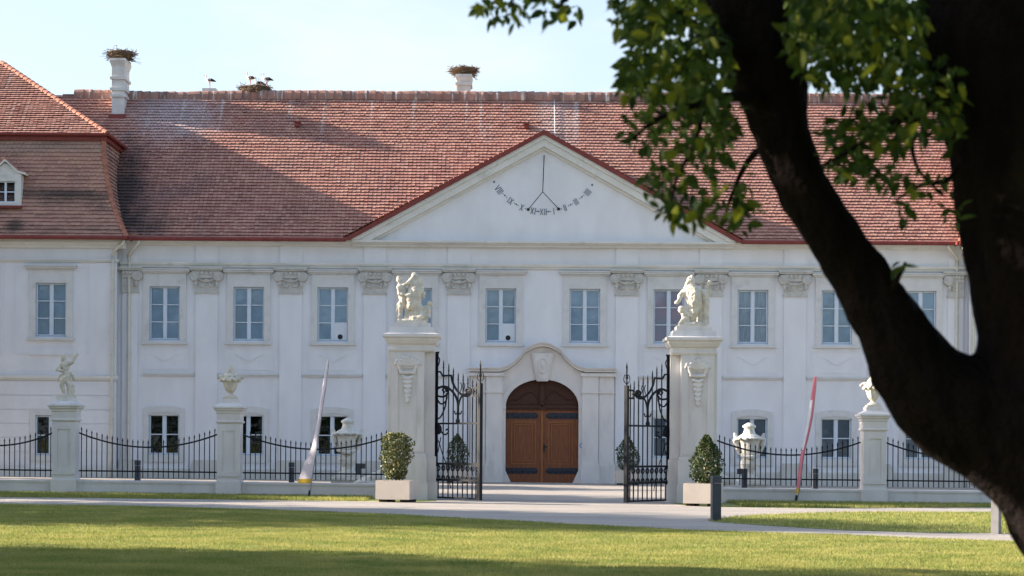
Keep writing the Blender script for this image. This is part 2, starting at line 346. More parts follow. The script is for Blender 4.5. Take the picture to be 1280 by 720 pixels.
def stains(m, blobs, streaks=None):
    n = m.node_tree; K = n.links.new; b = next(x for x in n.nodes if x.type == 'BSDF_PRINCIPLED'); src = b.inputs['Base Color'].links[0].from_socket
    tcn = n.nodes.new("ShaderNodeTexCoord"); nz_ = n.nodes.new("ShaderNodeTexNoise"); nz_.inputs['Scale'].default_value = 1.4; nz_.inputs['Detail'].default_value = 8; nz_.inputs['Roughness'].default_value = 0.65; K(tcn.outputs['Object'], nz_.inputs['Vector'])
    def mathn(op, a, b_):
        q = n.nodes.new("ShaderNodeMath"); q.operation = op
        for i, v in enumerate((a, b_)):
            if isinstance(v, (int, float)): q.inputs[i].default_value = v
            else: K(v, q.inputs[i])
        return q.outputs[0]
    def mixin(fac, col):
        nonlocal src
        x = n.nodes.new("ShaderNodeMix"); x.data_type = 'RGBA'; K(fac, x.inputs[0]); K(src, x.inputs[6]); x.inputs[7].default_value = (*col, 1); src = x.outputs[2]
    for c, rr, col, amt in blobs:
        mpn = n.nodes.new("ShaderNodeMapping"); mpn.vector_type = 'TEXTURE'; mpn.inputs['Location'].default_value = c; mpn.inputs['Scale'].default_value = rr; K(tcn.outputs['Object'], mpn.inputs[0])
        ln = n.nodes.new("ShaderNodeVectorMath"); ln.operation = 'LENGTH'; K(mpn.outputs[0], ln.inputs[0])
        d = mathn('ADD', ln.outputs['Value'], mathn('MULTIPLY', mathn('SUBTRACT', nz_.outputs['Fac'], 0.5), 1.6))
        r = n.nodes.new("ShaderNodeMapRange"); r.inputs[1].default_value = 1.15; r.inputs[2].default_value = 0.35; r.inputs[4].default_value = amt; K(d, r.inputs[0])
        mixin(r.outputs[0], col)
    if streaks:
        z0, z1, col = streaks
        mpn = n.nodes.new("ShaderNodeMapping"); mpn.inputs['Scale'].default_value = (1, 0.03, 0.03); K(tcn.outputs['Object'], mpn.inputs[0])
        t = n.nodes.new("ShaderNodeTexNoise"); t.inputs['Scale'].default_value = 3.2; t.inputs['Detail'].default_value = 2; K(mpn.outputs[0], t.inputs['Vector'])
        r = n.nodes.new("ShaderNodeMapRange"); r.inputs[1].default_value = 0.61; r.inputs[2].default_value = 0.70; K(t.outputs['Fac'], r.inputs[0])
        sp_ = n.nodes.new("ShaderNodeSeparateXYZ"); K(tcn.outputs['Object'], sp_.inputs[0])
        h = n.nodes.new("ShaderNodeMapRange"); h.inputs[1].default_value = z0; h.inputs[2].default_value = z1; h.inputs[4].default_value = 0.5; K(mathn('ADD', sp_.outputs[2], mathn('MULTIPLY', nz_.outputs['Fac'], 1.2)), h.inputs[0])
        mixin(mathn('MULTIPLY', r.outputs[0], h.outputs[0]), col)
    K(src, b.inputs['Base Color'])
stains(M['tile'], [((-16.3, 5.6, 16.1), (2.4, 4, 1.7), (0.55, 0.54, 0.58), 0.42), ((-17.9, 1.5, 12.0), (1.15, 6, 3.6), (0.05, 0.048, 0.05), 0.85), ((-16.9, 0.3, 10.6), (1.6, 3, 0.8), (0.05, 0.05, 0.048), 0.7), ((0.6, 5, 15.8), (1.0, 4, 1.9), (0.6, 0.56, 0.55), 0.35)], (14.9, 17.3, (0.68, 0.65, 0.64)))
stains(M['tile_old'], [((-2.2, 0.3, 11.9), (2.3, 2, 0.28), (0.06, 0.05, 0.045), 0.75), ((-4.2, 0, 10.5), (0.5, 2, 0.35), (0.05, 0.045, 0.04), 0.8), ((-3, 0.3, 13.9), (5, 3, 0.35), (0.34, 0.27, 0.24), 0.5)])

# ================================================================== MAIN BUILDING
CX = 1.25                 # axis of the building
FY = 83.0                 # facade plane
def mirror(L): return L
mb_root = thing('main_building', 'long white baroque palace wing with tiled roof and sundial pediment', 'palace', (CX, FY, 0))
O = (CX, FY, 0)
def wall_grid(mb, x0, x1, z0, z1, holes, y0, y1):
    """wall between y0 (front) and y1 with rectangular openings"""
    xs = sorted({x0, x1, *[h[0] for h in holes], *[h[1] for h in holes]}); zs = sorted({z0, z1, *[h[2] for h in holes], *[h[3] for h in holes]})
    inside = lambda x, z: any(h[0] < x < h[1] and h[2] < z < h[3] for h in holes)
    for a, b in zip(xs, xs[1:]):
        for c, d in zip(zs, zs[1:]):
            if inside((a + b) / 2, (c + d) / 2): continue
            mb.add([(a, y0, c), (b, y0, c), (b, y0, d), (a, y0, d)], [(0, 1, 2, 3)])
            mb.add([(a, y1, c), (b, y1, c), (b, y1, d), (a, y1, d)], [(3, 2, 1, 0)])
    for a, b, c, d in holes:
        mb.add([(a, y0, c), (b, y0, c), (b, y0, d), (a, y0, d), (a, y1, c), (b, y1, c), (b, y1, d), (a, y1, d)],
               [(0, 4, 5, 1), (1, 5, 6, 2), (2, 6, 7, 3), (3, 7, 4, 0)])
    mb.add([(x0, y0, z1), (x1, y0, z1), (x1, y1, z1), (x0, y1, z1)], [(0, 1, 2, 3)])
BAYS = [-15.75, -12.25, -8.75, -5.25, -1.75, 1.75, 5.25, 8.75, 12.25, 15.75]
UZ0, UZ1 = 5.83, 8.10       # upper openings
LZ0, LZ1 = 1.05, 2.78       # ground floor openings
HW = 0.66
holes = [(b - HW, b + HW, UZ0, UZ1) for b in BAYS]
LOW = [b for b in BAYS if abs(b) > 5]
holes += [(b - HW, b + HW, LZ0, LZ1) for b in LOW]
DHW, DSP, DTOP = 1.52, 3.17, 4.30     # door half width, springing, crown
holes += [(-1.0, 1.0, -0.6, DTOP - 0.02), ]
w = MB(); wall_grid(w, -17.65, 17.65, -0.8, 10.0, [h for h in holes if h[0] > -20 and not (h[2] < 0)] + [(-DHW - 0.2, DHW + 0.2, -0.6, DTOP + 0.12)], 0.0, 0.45)
w.build('wall', M['plaster'], mb_root)
b = MB(); b.box(-17.65, 17.65, 13.2, 13.6, -0.8, 10.0); b.build('rear_wall', M['plaster'], mb_root)

def arch_pts(hw, z0, zs, rise, n=10):
    """outline starting bottom right, going up, over a segmental head, down to bottom left (ccw from camera)"""
    pts = [(hw, z0), (hw, zs)]
    for i in range(1, n):
        t = i / n; x = hw - 2 * hw * t; pts.append((x, zs + rise * (1 - (x / hw) ** 2)))
    pts += [(-hw, zs), (-hw, z0)]
    return pts
# ---- upper window prototype, local origin at the bottom centre of its opening
def make_window(kind, rows, H, parent, loc, low=False, board=False, fill='blind'):
    """surround (part) > frame, sash, pane, blind"""
    s = MB(); hw = HW
    if not low:
        s.box(-0.90, -hw + 0.02, -0.06, 0.1, -0.06, H + 0.52); s.box(hw - 0.02, 0.90, -0.06, 0.1, -0.06, H + 0.52)
        s.box(-hw + 0.02, hw - 0.02, -0.058, 0.1, H - 0.02, H + 0.52)
        s.box(-0.98, 0.98, -0.11, 0.05, H + 0.523, H + 0.58); s.box(-1.05, 1.05, -0.19, 0.05, H + 0.583, H + 0.66); s.box(-1.10, 1.10, -0.24, 0.05, H + 0.663, H + 0.70, 0.96)
        s.box(-0.98, 0.98, -0.13, 0.1, -0.155, -0.063)
    else:
        o = arch_pts(0.86, -0.24, H + 0.20, 0.12); i = arch_pts(hw - 0.02, 0.02, H - 0.03, 0.08)
        s.ring(o, i, -0.05, 0.1, closed=False)
        s.box(-0.86, 0.86, -0.051, 0.1, -0.30, 0.02)
        s.box(-hw + .02, hw - .02, -0.02, 0.1, H - 0.06, H + 0.02)
    so_ = s.build('window', M['trim'] , parent, loc=loc)
    f = MB(); fy0, fy1 = 0.09, 0.16
    f.ring([(hw, 0.0), (hw, H), (-hw, H), (-hw, 0.0)], [(hw - 0.055, 0.055), (hw - 0.055, H - 0.055), (-hw + 0.055, H - 0.055), (-hw + 0.055, 0.055)], fy0, fy1)
    f.build('window_frame', M['winframe'], so_)
    g = MB(); x1 = hw - 0.055
    g.box(-0.05, 0.05, fy0 - 0.02, fy1, 0.055, H - 0.055)
    for sx in (-1, 1):
        a, c = (0.05, x1) if sx > 0 else (-x1, -0.05)
        o = [(c, 0.058), (c, H - 0.058), (a, H - 0.058), (a, 0.058)]; i = [(c - 0.035, 0.095), (c - 0.035, H - 0.095), (a + 0.035, H - 0.095), (a + 0.035, 0.095)]
        g.ring(o, i, fy0 - 0.005, fy1 - 0.01)
        for r in range(1, rows):
            z = 0.055 + (H - 0.11) * r / rows
            g.box(a + 0.034, c - 0.034, fy0 + 0.004, fy1 - 0.02, z - 0.02, z + 0.02)
    g.build('sash', M['sash'], so_)
    for sx in (-1, 1):
        for r in range(rows):
            a, c = (0.085, x1 - 0.035) if sx > 0 else (-x1 + 0.035, -0.085)
            z0 = 0.095 if r == 0 else 0.055 + (H - 0.11) * r / rows + 0.02; z1 = H - 0.095 if r == rows - 1 else 0.055 + (H - 0.11) * (r + 1) / rows - 0.02
            if board and sx > 0 and r == 0:
                q = MB(); q.box(a - 0.01, c + 0.01, fy0 - 0.012, fy0 + 0.03, z0 - 0.02, z1 + 0.03); bo = q.build('vent_board', M['board'], so_)
                q = MB(); q.tube([((a + c) / 2 - 0.02, fy0 - 0.03, z0 + 0.10), ((a + c) / 2 - 0.02, fy0 + 0.02, z0 + 0.10)], 0.105, 16); q.build('vent_hole', M['black'], so_)
                continue
            q = MB(); q.add([(a, fy0 + 0.03, z0), (c, fy0 + 0.03, z0), (c, fy0 + 0.03, z1), (a, fy0 + 0.03, z1)], [(0, 1, 2, 3)])
            q.build('pane', M['glass'], so_)
    q = MB()
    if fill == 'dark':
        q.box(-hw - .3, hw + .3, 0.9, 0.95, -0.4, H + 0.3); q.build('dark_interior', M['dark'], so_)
    else:
        q.box(-hw + .005, hw - .005, 0.175, 0.20, 0.01, H - .01); q.build('blind', M[fill], so_)
    return so_
UH, LH = UZ1 - UZ0, LZ1 - LZ0
proto = {}
def place_window(key, maker, parent, loc):
    if key in proto:
        c = copy_tree(proto[key], parent); c.location = loc; return c
    proto[key] = maker(); return proto[key]
for bx in BAYS:
    board = bx in (-8.75, -1.75); fill = 'pink_reflection' if bx == 5.25 else ('curtain' if bx == 8.75 else 'blind')
    k = ('u', board, fill)
    o = place_window(k, lambda: make_window('u', 3, UH, mb_root, (bx, 0, UZ0), board=board, fill=fill), mb_root, (bx, 0, UZ0))
    if board: o['label'] = 'window with a white vent board in its lower right pane'
for bx in LOW:
    fill = 'dark' if bx < 0 else 'grey_blind'
    k = ('l', fill)
    place_window(k, lambda: make_window('l', 2, LH, mb_root, (bx, 0, LZ0), low=True, fill=fill), mb_root, (bx, 0, LZ0))

# ---- pilasters with their capitals
def make_pilaster(half=0):
    x0, x1 = (-0.46, 0.46) if half == 0 else ((-0.46, 0.18) if half > 0 else (-0.18, 0.46))
    s = MB(); s.box(x0, x1, -0.075, 0.02, 0.86, 7.83)
    s.box(x0, x1, -0.06, 0.02, 9.10, 9.78)
    b_ = MB()
    p = s.build('pilaster', M['plaster'], mb_root)
    b_.box(x0 - 0.14, x1 + 0.14, -0.20, 0.02, -0.5, 0.50); b_.box(x0 - 0.10, x1 + 0.10, -0.17, 0.02, 0.502, 0.78); b_.box(x0 - 0.04, x1 + 0.04, -0.12, 0.02, 0.782, 0.858)
    b_.build('pilaster_base', M['base'], p)
    c = MB(); q = 0.20
    c.box(x0 - 0.24, x1 + 0.24, -0.30, 0.02, 8.79, 8.87); c.box(x0 - 0.20, x1 + 0.20, -0.26, 0.02, 8.73, 8.788)
    c.box(x0 - 0.02, x1 + 0.02, -0.12, 0.02, 7.86, 8.43); c.box(x0 - 0.05, x1 + 0.05, -0.14, 0.02, 7.80, 7.858)
    c.box(x0, x1, -0.19, 0.02, 8.43, 8.728)
    for k in range(5):
        xx = x0 + (x1 - x0) * (k + 0.5) / 5
        c.ball((xx, -0.20, 8.63), 0.075, 8, 5, (1, 0.8, 1.1))
    for sx in ((-1, 1) if half == 0 else (half * -1,)):
        xv = sx * 0.50 if half == 0 else (x0 if half > 0 else x1)
        for rr, yy in ((0.215, -0.225), (0.15, -0.25), (0.075, -0.28)):
            c.tube([(xv, yy, 8.50), (xv, 0.02, 8.50)], rr, 14)
        c.tube([(xv + 0.175 * math.cos(t), -0.235, 8.50 + 0.175 * math.sin(t)) for t in [i * 2 * math.pi / 16 for i in range(16)]], 0.03, 5, closed=True)
        c.tube([(xv * 0.86, -0.16, 8.32), (xv * 0.93, -0.17, 8.16), (xv * 0.86, -0.16, 8.02)], [0.05, 0.085, 0.02], 6)
    for xx in (-0.2, 0.2):
        if x0 < xx < x1:
            c.ball((xx, -0.13, 8.10), 0.10, 8, 5, (1.25, 0.6, 0.6)); c.ball((xx - 0.07, -0.13, 8.17), 0.06, 6, 4); c.ball((xx + 0.07, -0.13, 8.17), 0.06, 6, 4)
    if half == 0:
        c.tube(smooth_path([(-0.33, -0.15, 8.40), (-0.2, -0.17, 8.33), (0, -0.18, 8.29), (0.2, -0.17, 8.33), (0.33, -0.15, 8.40)]), 0.045, 6)
        c.ball((0, -0.17, 8.34), 0.09, 8, 5, (1.2, 0.8, 0.7))
    c.build('capital', M['capital'], p)
    return p
pp = make_pilaster()
PIL = [-14, -10.5, -7, -3.5, 3.5, 7, 10.5, 14]
for i, x in enumerate(PIL):
    o = pp if i == 0 else copy_tree(pp, mb_root); o.location = (x, 0, 0)
o = make_pilaster(1); o.location = (17.33, 0, 0)
o = make_pilaster(-1); o.location = (-17.33, 0, 0)
# ---- mouldings
for x0, z0 in zip([-17.15] + PIL, PIL + [17.15]):
    if abs((x0 + z0) / 2) < 1: continue
    a, c = (x0 + 0.5, z0 - 0.5)
    if abs((a + c) / 2) < 3.6:  # near the portal the course stops
        continue
    m = MB(); m.box(a, c, -0.07, 0.02, 4.34, 4.40); m.box(a, c, -0.11, 0.02, 4.402, 4.47, 0.995); m.build('string_course', M['trim'], mb_root)
for bx in BAYS:
    if abs(bx) < 2: continue
    m = MB(); m.ring([(bx + 1.05, 4.62), (bx + 1.05, 5.56), (bx - 1.05, 5.56), (bx - 1.05, 4.62)], [(bx + 0.99, 4.68), (bx + 0.99, 5.50), (bx - 0.99, 5.50), (bx - 0.99, 4.68)], -0.02, 0.01)
    for sx in (-1, 1):
        m.tube(smooth_path([(bx + sx * 0.62, -0.005, 5.30), (bx + sx * 0.35, -0.012, 5.16), (bx + sx * .1, -0.012, 5.0), (bx, -0.012, 4.96)]), 0.022, 4)
    m.build('apron_panel', M['plaster'], mb_root)
def course(mbx, x0, x1, prof):
    """profile of (y, z) points, extruded along x"""
    n = len(prof)
    mbx.add([(x0, y, z) for y, z in prof] + [(x1, y, z) for y, z in prof],
            [tuple(range(n - 1, -1, -1)), tuple(range(n, 2 * n))] + [(i, (i + 1) % n, n + (i + 1) % n, n + i) for i in range(n)])
m = MB()
course(m, -17.6, 17.6, [(0.02, 8.88), (-0.08, 8.88), (-0.08, 8.96), (-0.13, 8.97), (-0.17, 9.06), (-0.17, 9.09), (0.02, 9.09)])
m.build('architrave', M['cornice'], mb_root)
m = MB()
PROF = [(0.02, 9.78), (-0.12, 9.78), (-0.14, 9.83), (-0.28, 9.90), (-0.32, 9.93), (-0.36, 9.94), (-0.36, 10.02), (0.02, 10.02)]
for a, c in ((-17.6, -7.95), (7.95, 17.6)):
    course(m, a, c, PROF)
course(m, -7.948, 7.948, [(y - 0.10 if y < 0 else y, z) for y, z in PROF])
m.build('cornice', M['cornice'], mb_root)
m = MB()
for a, c in ((-17.0, -7.5), (7.5, 17.0)): pass
course(m, -17.6, -2.9, [(0.02, -0.5), (-0.06, -0.5), (-0.06, 0.44), (-0.03, 0.5), (0.02, 0.5)])
course(m, 2.9, 17.6, [(0.02, -0.5), (-0.06, -0.5), (-0.06, 0.44), (-0.03, 0.5), (0.02, 0.5)])
m.build('plinth', M['base'], mb_root)

# ---- portal
prt = None
for sx in (-1, 1):
    pr = MB()
    for a, c, y in ((1.66, 2.34, -0.22), (2.36, 2.98, -0.14)):
        x0, x1 = sorted((sx * a, sx * c))
        pr.box(x0 - .05, x1 + .05, y - 0.08, 0.02, -0.5, 0.74); pr.box(x0 - .02, x1 + .02, y - 0.04, 0.02, 0.742, 0.84)
        pr.box(x0, x1, y, 0.02, 0.842, 3.72); pr.box(x0 - .04, x1 + .04, y - .05, 0.02, 3.722, 3.80); pr.box(x0, x1, y, 0.02, 3.802, 4.42)
    x0, x1 = sorted((sx * 1.62, sx * 3.02))
    pr.box(x0 - .03, x1 + .03, -0.30, 0.02, 4.422, 4.56)
    if prt is None: prt = pr.build('portal', M['stone'], mb_root)
    else: pr.build('portal_pilaster', M['stone'], prt)
# inner arched surround
hw = DHW
def door_arch(hw, z0, zs, top, n=18):
    pts = [(hw, z0), (hw, zs)]
    for i in range(1, n):
        a = math.pi * i / n; pts.append((hw * math.cos(a), zs + (top - zs) * math.sin(a)))
    pts += [(-hw, zs), (-hw, z0)]; return pts
inn = door_arch(DHW, -0.5, DSP, DTOP)
out = door_arch(DHW + 0.22, -0.5, DSP, DTOP + 0.22)
m = MB(); m.ring(out, inn, -0.10, 0.45, closed=False)
m.build('arch_frame', M['stone'], prt)
# spandrel with the swept pediment line
def ped_line(x):
    a = abs(x)
    if a <= 0.80: return 5.34 + 0.32 * math.cos(a / 0.80 * math.pi / 2)
    if a <= 1.72:
        t = (a - 0.80) / 0.92; return 5.26 - 0.62 * math.sin(t * math.pi / 2) ** 1.0 + 0.0
    return 4.62
xs = [-1.72 + 3.44 * i / 44 for i in range(45)]
m = MB()
up = [(x, ped_line(x) - 0.02) for x in reversed(xs)]
lowr = []
for x, _ in up:
    lowr.append((x, max(DSP, (DSP + (DTOP + 0.2 - DSP) * math.sqrt(max(0, 1 - (x / (DHW + 0.215)) ** 2))))))
m.ring(up, lowr, -0.075, 0.02, closed=False)
m.build('spandrel', M['stone'], prt)
m = MB()
path = [(-3.08, 4.60), (-1.74, 4.60)] + [(x, ped_line(x)) for x in xs] + [(1.74, 4.60), (3.08, 4.60)]
for off, w0, y in ((0.0, 0.09, -0.34), (0.09, 0.05, -0.40), (0.14, 0.04, -0.44)):
    u = [(x, z + off + w0) for x, z in reversed(path)]; l = [(x, z + off + .001) for x, z in reversed(path)]
    m.ring(u, l, y, 0.02, closed=False)
m.build('portal_cornice', M['stone'], prt)
m = MB(); m.prism([(-0.24, 4.22), (0.24, 4.22), (0.46, 5.38), (-0.46, 5.38)], -0.22, 0.02)
m.prism([(-0.18, 4.30), (0.18, 4.30), (0.36, 5.28), (-0.36, 5.28)], -0.26, -0.219)
m.tube([(0.20 * math.cos(t), -0.265, 4.86 + 0.30 * math.sin(t)) for t in [i * 2 * math.pi / 20 for i in range(20)]], 0.035, 5, closed=True)
m.ball((0, -0.265, 4.86), 0.09, 8, 6, (0.8, 0.6, 1.6))
m.build('keystone', M['stone'], prt)
for sx in (-1, 1):
    m = MB(); x0, x1 = sorted((sx * (DHW - 0.01), sx * (DHW + 0.34))); m.box(x0, x1, -0.16, 0.02, DSP - 0.10, DSP + 0.0)
    m.prism([(sx * 1.53, -0.2), (sx * 1.20, -0.2), (sx * 1.53, 0.52)][::sx * -1] if sx > 0 else [(-1.20, -0.2), (-1.53, -0.2), (-1.53, 0.52)][::-1], -0.08, 0.20)
    m.build('guard_stone', M['stone'], prt)
# ---- door
dm = MB(); dm.prism([(x * 0.995, z) for x, z in door_arch(DHW, -0.2, DSP, DTOP)], 0.28, 0.36)
door = dm.build('door', M['wood'], mb_root)
m = MB(); m.prism([p for p in door_arch(DHW - 0.02, DSP + 0.02, DSP + 0.06, DTOP - 0.01)], 0.20, 0.279)
m.ring(door_arch(DHW - 0.06, DSP + 0.10, DSP + 0.11, DTOP - 0.06), door_arch(DHW - 0.16, DSP + 0.20, DSP + 0.21, DTOP - 0.17), 0.17, 0.2, closed=True)
for sx in (-1, 1):
    m.tube(smooth_path([(sx * 0.12, 0.18, DSP + 0.25), (sx * 0.5, 0.18, DSP + 0.62), (sx * 1.0, 0.18, DSP + 0.30), (sx * 1.2, 0.18, DSP + 0.3)]), 0.03, 5)
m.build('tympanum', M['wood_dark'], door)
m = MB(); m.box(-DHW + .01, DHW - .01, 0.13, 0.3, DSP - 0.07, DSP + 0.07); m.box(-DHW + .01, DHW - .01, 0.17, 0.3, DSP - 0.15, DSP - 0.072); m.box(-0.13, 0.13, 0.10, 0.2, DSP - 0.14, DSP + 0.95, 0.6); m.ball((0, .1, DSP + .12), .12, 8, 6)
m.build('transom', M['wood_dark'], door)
for sx in (-1, 1):
    leaf = MB(); x0, x1 = sorted((sx * 0.05, sx * (DHW - 0.02)))
    leaf.box(x0, x1, 0.22, 0.279, -0.02, DSP - 0.15)
    lf = leaf.build('door_leaf', M['wood'], door)
    q = MB(); cxx = (x0 + x1) / 2
    for a, c, y in ((0.52, 0.05, 0.195), (0.40, 0.035, 0.185)):
        q.ring([(cxx + a, 0.76 + (0.52 - a)), (cxx + a, 2.55 - (0.52 - a)), (cxx - a, 2.55 - (0.52 - a)), (cxx - a, 0.76 + (0.52 - a))],
               [(cxx + a - c, 0.76 + (0.52 - a) + c), (cxx + a - c, 2.55 - (0.52 - a) - c), (cxx - a + c, 2.55 - (0.52 - a) - c), (cxx - a + c, 0.76 + (0.52 - a) + c)], y, 0.221)
    q.build('door_moulding', M['wood_light'], door)
    for z in (0.36, 2.66):
        q = MB(); xa, xb = (x0 + 0.22, x1 - 0.01) if sx > 0 else (x0 + 0.01, x1 - 0.22)
        q.box(xa, xb, 0.20, 0.221, z, z + 0.25)
        for k in range(6):
            xx = xa + (xb - xa) * (k + 0.5) / 6; q.ball((xx, 0.20, z + 0.125), 0.07, 6, 4, (1.2, .5, 1.3))
        q.ball((xa if sx > 0 else xb, 0.205, z + 0.125), 0.11, 6, 4, (1, .4, 1)) ; q.build('iron_strap', M['strap'], door)
q = MB(); q.box(-0.05, 0.05, 0.17, 0.28, -0.02, DSP - 0.15); q.build('centre_post', M['wood_light'], door)
q = MB(); q.box(0.05, 0.13, 0.185, 0.221, 1.30, 1.62); q.tube([(0.09, 0.19, 1.5), (0.09, 0.12, 1.5), (0.22, 0.12, 1.5)], 0.025, 6); q.build('door_handle', M['black'], door)
q = MB(); q.tube([(1.66, -0.125, 1.55), (1.66, -0.10, 1.55)], 0.11, 16); q.build('round_plate', M['sign_blue'], prt)
q = MB(); q.tube([(1.66, -0.132, 1.55), (1.66, -0.126, 1.55)], 0.06, 12); q.build('plate_centre', M['board'], prt)

# ---- pediment
PA = 14.45       # apex
PB, PW = 10.02, 8.05
pyf = -0.38
m = MB(); m.prism([(-PW + 0.3, PB + .002), (PW - 0.3, PB + .002), (0.0, PA - 0.20)], pyf + 0.22, 0.5)
ped = m.build('pediment', M['plaster'], mb_root)
def rake(y0, y1, lo_, hi_, inset=0.0):
    k = (PA - PB) / PW
    mm = MB(); A = Vector((0, 0)); 
    outer = [(PW + 0.25, PB - 0.25 * k + hi_), (0, PA + hi_), (-PW - 0.25, PB - 0.25 * k + hi_)]
    inner = [(PW + 0.25, PB - 0.25 * k + lo_), (0, PA + lo_), (-PW - 0.25, PB - 0.25 * k + lo_)]
    outer = [(x, max(z, PB + 0.004)) if i != 1 else (x, z) for i, (x, z) in enumerate(outer)]
    return outer, inner
kk = (PA - PB) / PW
def rake_piece(name, lo_, hi_, y0, y1, mt, zmin):
    mm = MB()
    def x_at(z, off): return (PA + off - z) / kk
    for sx in (-1, 1):
        poly = [(sx * x_at(zmin, lo_), zmin), (sx * x_at(zmin, hi_), zmin), (0, PA + hi_), (0, PA + lo_)]
        if sx < 0: poly = poly[::-1]
        mm.prism(poly, y0, y1)
    return mm.build(name, mt, ped)
rake_piece('raking_fillet', -0.62, -0.50, pyf + 0.10, pyf + 0.24, M['cornice'], PB + 0.004)
rake_piece('raking_cornice', -0.499, -0.20, pyf - 0.05, pyf + 0.24, M['cornice'], PB + 0.004)
rake_piece('raking_crown', -0.199, -0.03, pyf - 0.13, pyf + 0.30, M['cornice'], PB + 0.004)
rake_piece('verge_flashing', -0.028, 0.16, pyf - 0.22, 0.6, M['gutter'], PB + 0.0)
# sundial
sd = mb_root
def strokes(mm, c, ang, ops, w=0.025):
    ca, sa = math.cos(ang), math.sin(ang)
    for (x0, z0, x1, z1) in ops:
        d = Vector((x1 - x0, z1 - z0)); nrm = Vector((-d.y, d.x)).normalized() * w / 2
        q = [(x0 - nrm.x, z0 - nrm.y), (x1 - nrm.x, z1 - nrm.y), (x1 + nrm.x, z1 + nrm.y), (x0 + nrm.x, z0 + nrm.y)]
        q = [(c[0] + x * ca - z * sa, c[1] + x * sa + z * ca) for x, z in q]
        area = sum(q[i][0] * q[(i + 1) % 4][1] - q[(i + 1) % 4][0] * q[i][1] for i in range(4))
        if area < 0: q = q[::-1]
        mm.prism(q, pyf + 0.205, pyf + 0.219)
def numeral(txt):
    h = 0.135; x = 0; ops = []
    for ch in txt:
        if ch == 'I': ops.append((x, -h, x, h, )); x += 0.065
        elif ch == 'V': ops += [(x - .01, h, x + 0.05, -h), (x + 0.11, h, x + 0.05, -h)]; x += 0.165
        elif ch == 'X': ops += [(x, -h, x + 0.12, h), (x + 0.12, -h, x, h)]; x += 0.185
    wd = max(o[2] for o in ops) ; wd = max(wd, max(o[0] for o in ops))
    return [(a - wd / 2, b_, c - wd / 2, d) for a, b_, c, d in ops]
def sdp(px, py): return ((px - 641.6) / 30.0 - CX, CAMZ + (HOR - py) / 30.0 - 0.03)
nums = [('VIII', 623.5, 237, -52), ('IX', 638, 251, -36), ('X', 652, 259, -20), ('XI', 666, 263.2, -8), ('XII', 678.8, 264.3, 0), ('I', 692, 263.4, 8), ('II', 706, 259, 20), ('III', 719.6, 251.5, 34), ('IIII', 734, 239.5, 50)]
for t_, px, py, an in nums:
    mm = MB(); strokes(mm, sdp(px, py), R(an), numeral(t_)); mm.build('sundial_numeral', M['sun_paint'], ped)
mm = MB()
pts = [sdp(px, py) for _, px, py, _ in nums]
for (a, b_) in zip(pts, pts[1:]):
    for t, r in ((0.33, 0.022), (0.5, 0.036), (0.67, 0.022)):
        mm.tube([(a[0] + (b_[0] - a[0]) * t, pyf + 0.205, a[1] + (b_[1] - a[1]) * t), (a[0] + (b_[0] - a[0]) * t, pyf + 0.219, a[1] + (b_[1] - a[1]) * t)], r, 8)
for px, py in ((617.3, 227.3), (739.6, 230.3)):
    c = sdp(px, py); mm.tube([(c[0], pyf + 0.205, c[1]), (c[0], pyf + 0.219, c[1])], 0.045, 8)
mm.build('sundial_dots', M['sun_paint'], ped)
mm = MB(); t0 = sdp(679.5, 194); t1 = sdp(677.5, 243); la = sdp(660, 261.5); lb = sdp(698, 260.5)
mm.tube([(t0[0], pyf + 0.2, t0[1]), (t1[0], pyf - 0.75, t1[1])], 0.02, 6)
mm.tube([(t1[0], pyf - 0.75, t1[1]), (la[0], pyf + 0.2, la[1])], 0.017, 5); mm.tube([(t1[0], pyf - 0.75, t1[1]), (lb[0], pyf + 0.2, lb[1])], 0.017, 5)
for q in (la, lb): mm.ball((q[0], pyf + 0.2, q[1]), 0.06, 8, 5)
mm.build('sundial_gnomon', M['iron'], ped)

# ================================================================== ROOFS
def add_tile(mb, p, u, v, n, w, l, lift=0.045, th=0.02):
    """p lower left corner on the roof plane, u along, v up the slope"""
    a = p + n * lift; b_ = p + u * w + n * lift; c = p + u * w + v * l + n * th * .4; d = p + v * l + n * th * .4
    m1 = p + u * (w * 0.5) - v * (l * 0.09) + n * lift
    k = n * (-0.024)
    mb.add([a, m1, b_, c, d, a + k, m1 + k, b_ + k], [(0, 1, 2, 3, 4), (5, 6, 1, 0), (6, 7, 2, 1), (5, 0, 4), (7, 3, 2), (7, 6, 5)])
def tile_field(mb, rows, tw=0.178, seed=1, lift=0.064):
    """rows: list of (start point, end point, v, n, length)"""
    rg = random.Random(seed)
    for j, (p0, p1, v, n, l) in enumerate(rows):
        d = p1 - p0; Lw = d.length
        if Lw < tw: continue
        u = d / Lw; k = -0.5 * (j % 2)
        sag = 0.0
        while k * tw < Lw:
            a = max(0.0, k * tw); b_ = min(Lw, (k + 1) * tw - 0.008)
            k += 1
            if b_ - a < 0.03: continue
            mb.tint = min(1.0, max(0.0, rg.gauss(0.42, 0.26)))
            add_tile(mb, p0 + u * a + v * rg.gauss(0, 0.006), u, v, n, b_ - a, l * 1.02, lift + rg.gauss(0, 0.007))
EY, EZ = -0.52, 10.02            # eave line, local to the building
RY, RZ = 6.55, 17.15
slope = Vector((0, RY - EY, RZ - EZ)); SL = slope.length; vv = slope / SL; nn = Vector((0, -vv.z, vv.y))
XL, XR = -22.5, 22.5
m = MB()
yc = 0.45; zc_ = EZ + (yc - EY) / (RY - EY) * (RZ - EZ); xc = PW - 0.15
m.add([(XL, yc, zc_), (XR, yc, zc_), (XR, RY, RZ), (XL, RY, RZ), (XL, 2 * RY - EY, EZ), (XR, 2 * RY - EY, EZ)], [(0, 1, 2, 3), (3, 2, 5, 4)])
